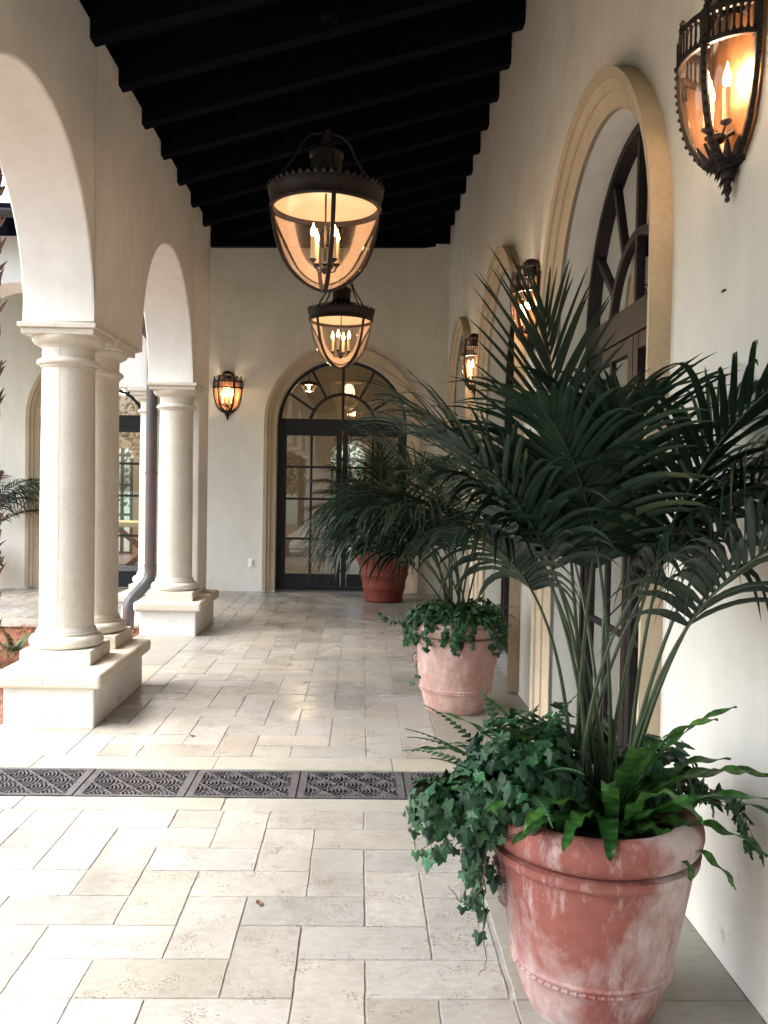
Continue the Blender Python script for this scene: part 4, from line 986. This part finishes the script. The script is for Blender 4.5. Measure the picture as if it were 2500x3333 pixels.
def ivy(label,loc,mound,trails,ls,seed,bright=1.0,name='ivy'):
    root=thing(name,label,'ivy',loc,group='ivy trailing from the pots'); r=random.Random(seed); lf=MB(); vn=MB()
    def put(p,n,s):
        v=r.choice([.45,.6,.75,.9,1,1.2,1.6])*bright; lf.col=(v*r.uniform(.85,1.15),v,v*r.uniform(.8,1.05),1)
        ivyleaf(lf,p,n,Vector((r.uniform(-.4,.4),r.uniform(-.4,.4),-1 if r.random()<.7 else 1)),s*r.uniform(.6,1.15),r)
    for (cx_,cy_,cz,rx,ry,rz,cnt) in mound:
        for i in range(cnt):
            a=r.uniform(0,2*PI); z=r.uniform(-.35,1); q=math.sqrt(max(0,1-z*z)); k=r.uniform(.62,1.05)
            d=Vector((q*math.cos(a),q*math.sin(a),z)); p=Vector((cx_+d.x*rx*k,cy_+d.y*ry*k,cz+d.z*rz*k))
            put(p,(d+Vector((r.uniform(-.6,.6),r.uniform(-.6,.6),r.uniform(-.3,.7)))),ls)
    for pts,dens in trails:
        P=[Vector(q) for q in pts]; C=[]
        for i in range(len(P)-1):
            a=P[max(i-1,0)];b=P[i];c=P[i+1];d=P[min(i+2,len(P)-1)]
            for k in range(8):
                t=k/8; C.append(.5*((2*b)+(c-a)*t+(2*a-5*b+4*c-d)*t*t+(3*b-a-3*c+d)*t**3))
        C.append(P[-1])
        C=[q+Vector((r.uniform(-.004,.004),r.uniform(-.004,.004),r.uniform(-.004,.004))) for q in C]
        vn.tube(C,[.0026-.0016*i/len(C) for i in range(len(C))],5)
        for q in C:
            if r.random()<dens:
                o_=Vector((q.x,q.y,0)).normalized() if q.length>.01 else Vector((0,-1,0))
                dd=Vector((r.uniform(-.5,.5),r.uniform(-1,.2),r.uniform(-.2,.6)))+o_*.6
                off=Vector((r.uniform(-.02,.02),r.uniform(-.02,.02),r.uniform(-.015,.015)))
                put(q+off,dd,ls*(.9 if dens>.3 else .8))
    o=lf.build('leaves',M['ivy'],root,smooth=False,weld=False)
    if vn.v: vn.build('vines',M['vine'],root,smooth=True,weld=False)
    return root
r=random.Random(31)
tr=[]
for k in range(9):
    a=R(r.uniform(165,208)); L=r.uniform(.04,.26); R0=.31; c,s=math.cos(a),math.sin(a)
    tr.append(([(.1*c,.1*s,.02),(.22*c,.22*s,.07),(R0*c,R0*s,.04),((R0+.05)*c,(R0+.05)*s,-.03),((R0+.035)*c,(R0+.04)*s,-.05-L*.5),((R0+.01)*c,(R0+.02)*s,-.05-L)],.75))
for k in range(9):
    a=R(r.uniform(155,200)); L=r.uniform(.08,.20); c,s=math.cos(a),math.sin(a)
    tr.append(([(.1*c,.1*s,.02),(.22*c,.22*s,.08),(.32*c,.32*s,.06),((.32+L*.5)*c,(.32+L*.5)*s,.01),((.32+L)*c,(.32+L)*s,-.05)],.7))
tr.append(([(-.2,-.2,.04),(-.31,-.12,-.02),(-.325,-.12,-.15),(-.325,-.13,-.26),(-.315,-.13,-.34),(-.335,-.14,-.365)],.22))
tr.append(([(-.2,-.2,.04),(-.31,-.12,-.02),(-.33,-.13,-.12),(-.36,-.14,-.18),(-.40,-.14,-.16),(-.42,-.14,-.13)],.3))
for a,L,z in ((-22,.22,-.02),(-4,.25,.0),(16,.16,.02),(-14,.2,-.03)):
    c,s=math.cos(R(a)),math.sin(R(a)); tr.append(([(.1*c,.1*s,.06),(.2*c,.2*s,.12),(.30*c,.3*s,.10),((.28+L*.5)*c,(.28+L*.5)*s,.06),(min(.42,(.28+L))*c,(.28+L)*s,z)],.6))
ivy('dense ivy spilling over the left rim of the nearest pot and hanging down its side',(.672,2.455,.52),
    [(-.20,.0,.10,.18,.20,.20,420),(-.33,.0,.04,.14,.16,.12,170),(-.06,.16,.10,.20,.12,.18,160),(.20,.08,.08,.12,.18,.15,150),(-.45,-.0,.03,.09,.12,.08,90)],tr,.045,77)
tr=[]
for k in range(20):
    a=R(r.uniform(150,330)); L=r.uniform(.02,.12); c,s=math.cos(a),math.sin(a)
    tr.append(([(.1*c,.1*s,.03),(.22*c,.22*s,.09),(.32*c,.32*s,.05),(.34*c,.34*s,-.02),(.33*c,.33*s,-.03-L)],.7))
tr.append(([(-.2,-.15,.05),(-.30,-.16,-.02),(-.29,-.20,-.15),(-.27,-.22,-.26),(-.30,-.22,-.33),(-.37,-.22,-.35)],.25))
tr.append(([(-.2,-.05,.05),(-.32,-.06,.02),(-.40,-.08,.02),(-.46,-.1,.06),(-.50,-.1,.08)],.7))
ivy('ivy mound filling the pale middle pot, one long runner hanging on its left',(.64,5.76,.55),
    [(-.13,-.07,.05,.20,.21,.12,330),(.13,-.05,.06,.18,.21,.13,260),(0,-.14,.05,.22,.13,.11,190)],tr,.042,78,1.15)
ivy('ivy edging the soil of the red pot',(.30,11.2,.58),[(-.1,-.1,.05,.3,.26,.1,160)],[],.05,79)
tr=[]
for a in (300,330,0,-15,-40): 
    c,s=math.cos(R(a)),math.sin(R(a)); tr.append(([(.1*c,.1*s,.03),(.25*c,.25*s,.06),(.34*c,.34*s,-.04),(.35*c,.35*s,-.2)],.8))
ivy('ivy hanging from the pot at the far left edge',(-5.02,11.55,.55),[(.1,-.1,.05,.22,.22,.1,160)],tr,.05,80)
# ---- dry leaves fallen on the pavers
M['dry']=simple('dry_leaf',(.16,.09,.045),(.09,.05,.03),rough=.8,scale=30)
for (x,y,a,lb) in ((-.385,6.45,.4,'small dark dry leaf lying on the pavers beyond the drain grates'),(-.33,3.02,1.9,'tiny dry leaf on the pavers in front of the drain grates'),(-.95,5.05,2.6,'dry leaf on the pavers near the front pedestal corner'),(.40,3.05,.9,'curled dry leaf on the pavers left of the nearest pot')):
    mb=MB(); n=8; rows=[]
    for i in range(n+1):
        t=i/n; w_=.011*math.sin(PI*min(1,t*.95+.03)); rows.append([(-.022+.044*t,-w_,.004+.006*abs(t-.5)),(-.022+.044*t,0,.0015+.008*(t-.4)**2),(-.022+.044*t,w_,.006)])
    mb.grid(rows); o=mb.build('dry_leaf',M['dry'],smooth=True); o.location=(x,y,.002); o.rotation_euler=(0,0,a); tag(o,lb,'leaf')
# ---- courtyard planting
r=random.Random(5)
def clump(x,y,k,lab):
    lacefern(lab,(x,y,-.03),[(r.uniform(0,360),r.uniform(20,70),r.uniform(.18,.34)*k,r.uniform(30,80),.045) for _ in range(22)],int(x*100)%97+int(y*10))
M['lace2']=M['lace']
clump(-2.95,7.55,1,'light green fern in the pine straw, behind the front pedestal')
clump(-3.35,7.1,1,'fern in the courtyard bed near the palm trunk')
clump(-2.75,6.5,.8,'low fern in the pine straw at the left frame edge')
clump(-2.35,5.2,.8,'green ground fern beside the nearest pedestal')
# palm tree trunk
root=thing('palm_tree','palm tree with shaggy trunk in the courtyard at the left frame edge','palm tree',(-3.04,7.0,-.1))
mb=MB(); r=random.Random(9); prof=[(.15+.03*math.sin(i*1.1),i*.12) for i in range(52)]; mb.lathe(prof,20)
for i in range(420):
    z=r.uniform(.3,6.0); a=r.uniform(0,2*PI); c,s=math.cos(a),math.sin(a); R0=.15; L=r.uniform(.05,.11); w_=r.uniform(.02,.045)
    p=Vector((R0*c,R0*s,z)); t_=Vector((-s,c,0)); o_=Vector((c,s,0)); q=p+o_*r.uniform(.03,.09)+Vector((0,0,L))
    mb.poly([p-t_*w_,p+t_*w_,q+t_*w_*.5,q-t_*w_*.5,p+o_*.035-t_*w_*.8,p+o_*.035+t_*w_*.8],[(0,1,2,3),(4,5,2,3),(0,4,3),(1,5,2),(0,1,5,4)])
mb.build('trunk',M['trunk'],root,smooth=False,weld=False)
for k in range(11):
    az=r.uniform(0,2*PI); o=frond(root,(0,0,6.1),az,R(r.uniform(25,80)),1.8,.25,R(r.uniform(60,90)),.6,.035,26,900+k,0,.9,rad=.02)
# hedge and trees beyond the open end and the far room, seen only through glass and in reflections
def bush(name,label,loc,rx,ry,rz,cnt,seed,trunkh=0):
    root=thing(name,label,'tree' if trunkh else 'hedge',loc); r=random.Random(seed); mb=MB(); lob=[(r.uniform(-.5,.5)*rx,r.uniform(-.5,.5)*ry,rz*r.uniform(.4,1)) for _ in range(7)]
    for i in range(cnt):
        l=r.choice(lob); k=.55*r.random()**.33; a=r.uniform(0,2*PI); z=r.uniform(-1,1); q=math.sqrt(1-z*z)
        p=Vector((l[0]+q*math.cos(a)*rx*k,l[1]+q*math.sin(a)*ry*k,trunkh+l[2]+z*rz*k)); v=r.uniform(.6,1.6); mb.col=(v,v,v*.8,1)
        n=vdir(r.uniform(0,6.28),r.uniform(-1,1)); t=n.orthogonal().normalized(); b=n.cross(t); s=r.uniform(.05,.11)
        mb.face([p-t*s,p-b*s*.5,p+t*s,p+b*s*.5])
    mb.build('foliage',M['tree'],root,weld=False)
    mb=MB(); mb.tube([(0,0,-.1),(0,0,trunkh+rz*.5),(.1,.1,trunkh+rz)],[.14,.1,.04],8); mb.build('trunk',M['trunk'],root,smooth=True,weld=False)
bush('hedge','leafy garden shrub outside the windows of the far room',(-.6,22,-.1),2.6,1.0,2.0,5000,1)
bush('hedge','leafy garden shrub seen through the far left door',(-4.2,22.5,-.1),2.4,1.0,2.2,4000,2)
for (x,y,k) in ((-2.5,-12,3),(2.5,-13,4),(-7,-11,5)):
    bush('garden_tree','broad garden tree %s of the lawn behind the camera'%{3:'in the middle',4:'at the house side',5:'at the courtyard side'}[k],(x,y,-.1),3.0,2.2,3.0,6000,k,1.2)
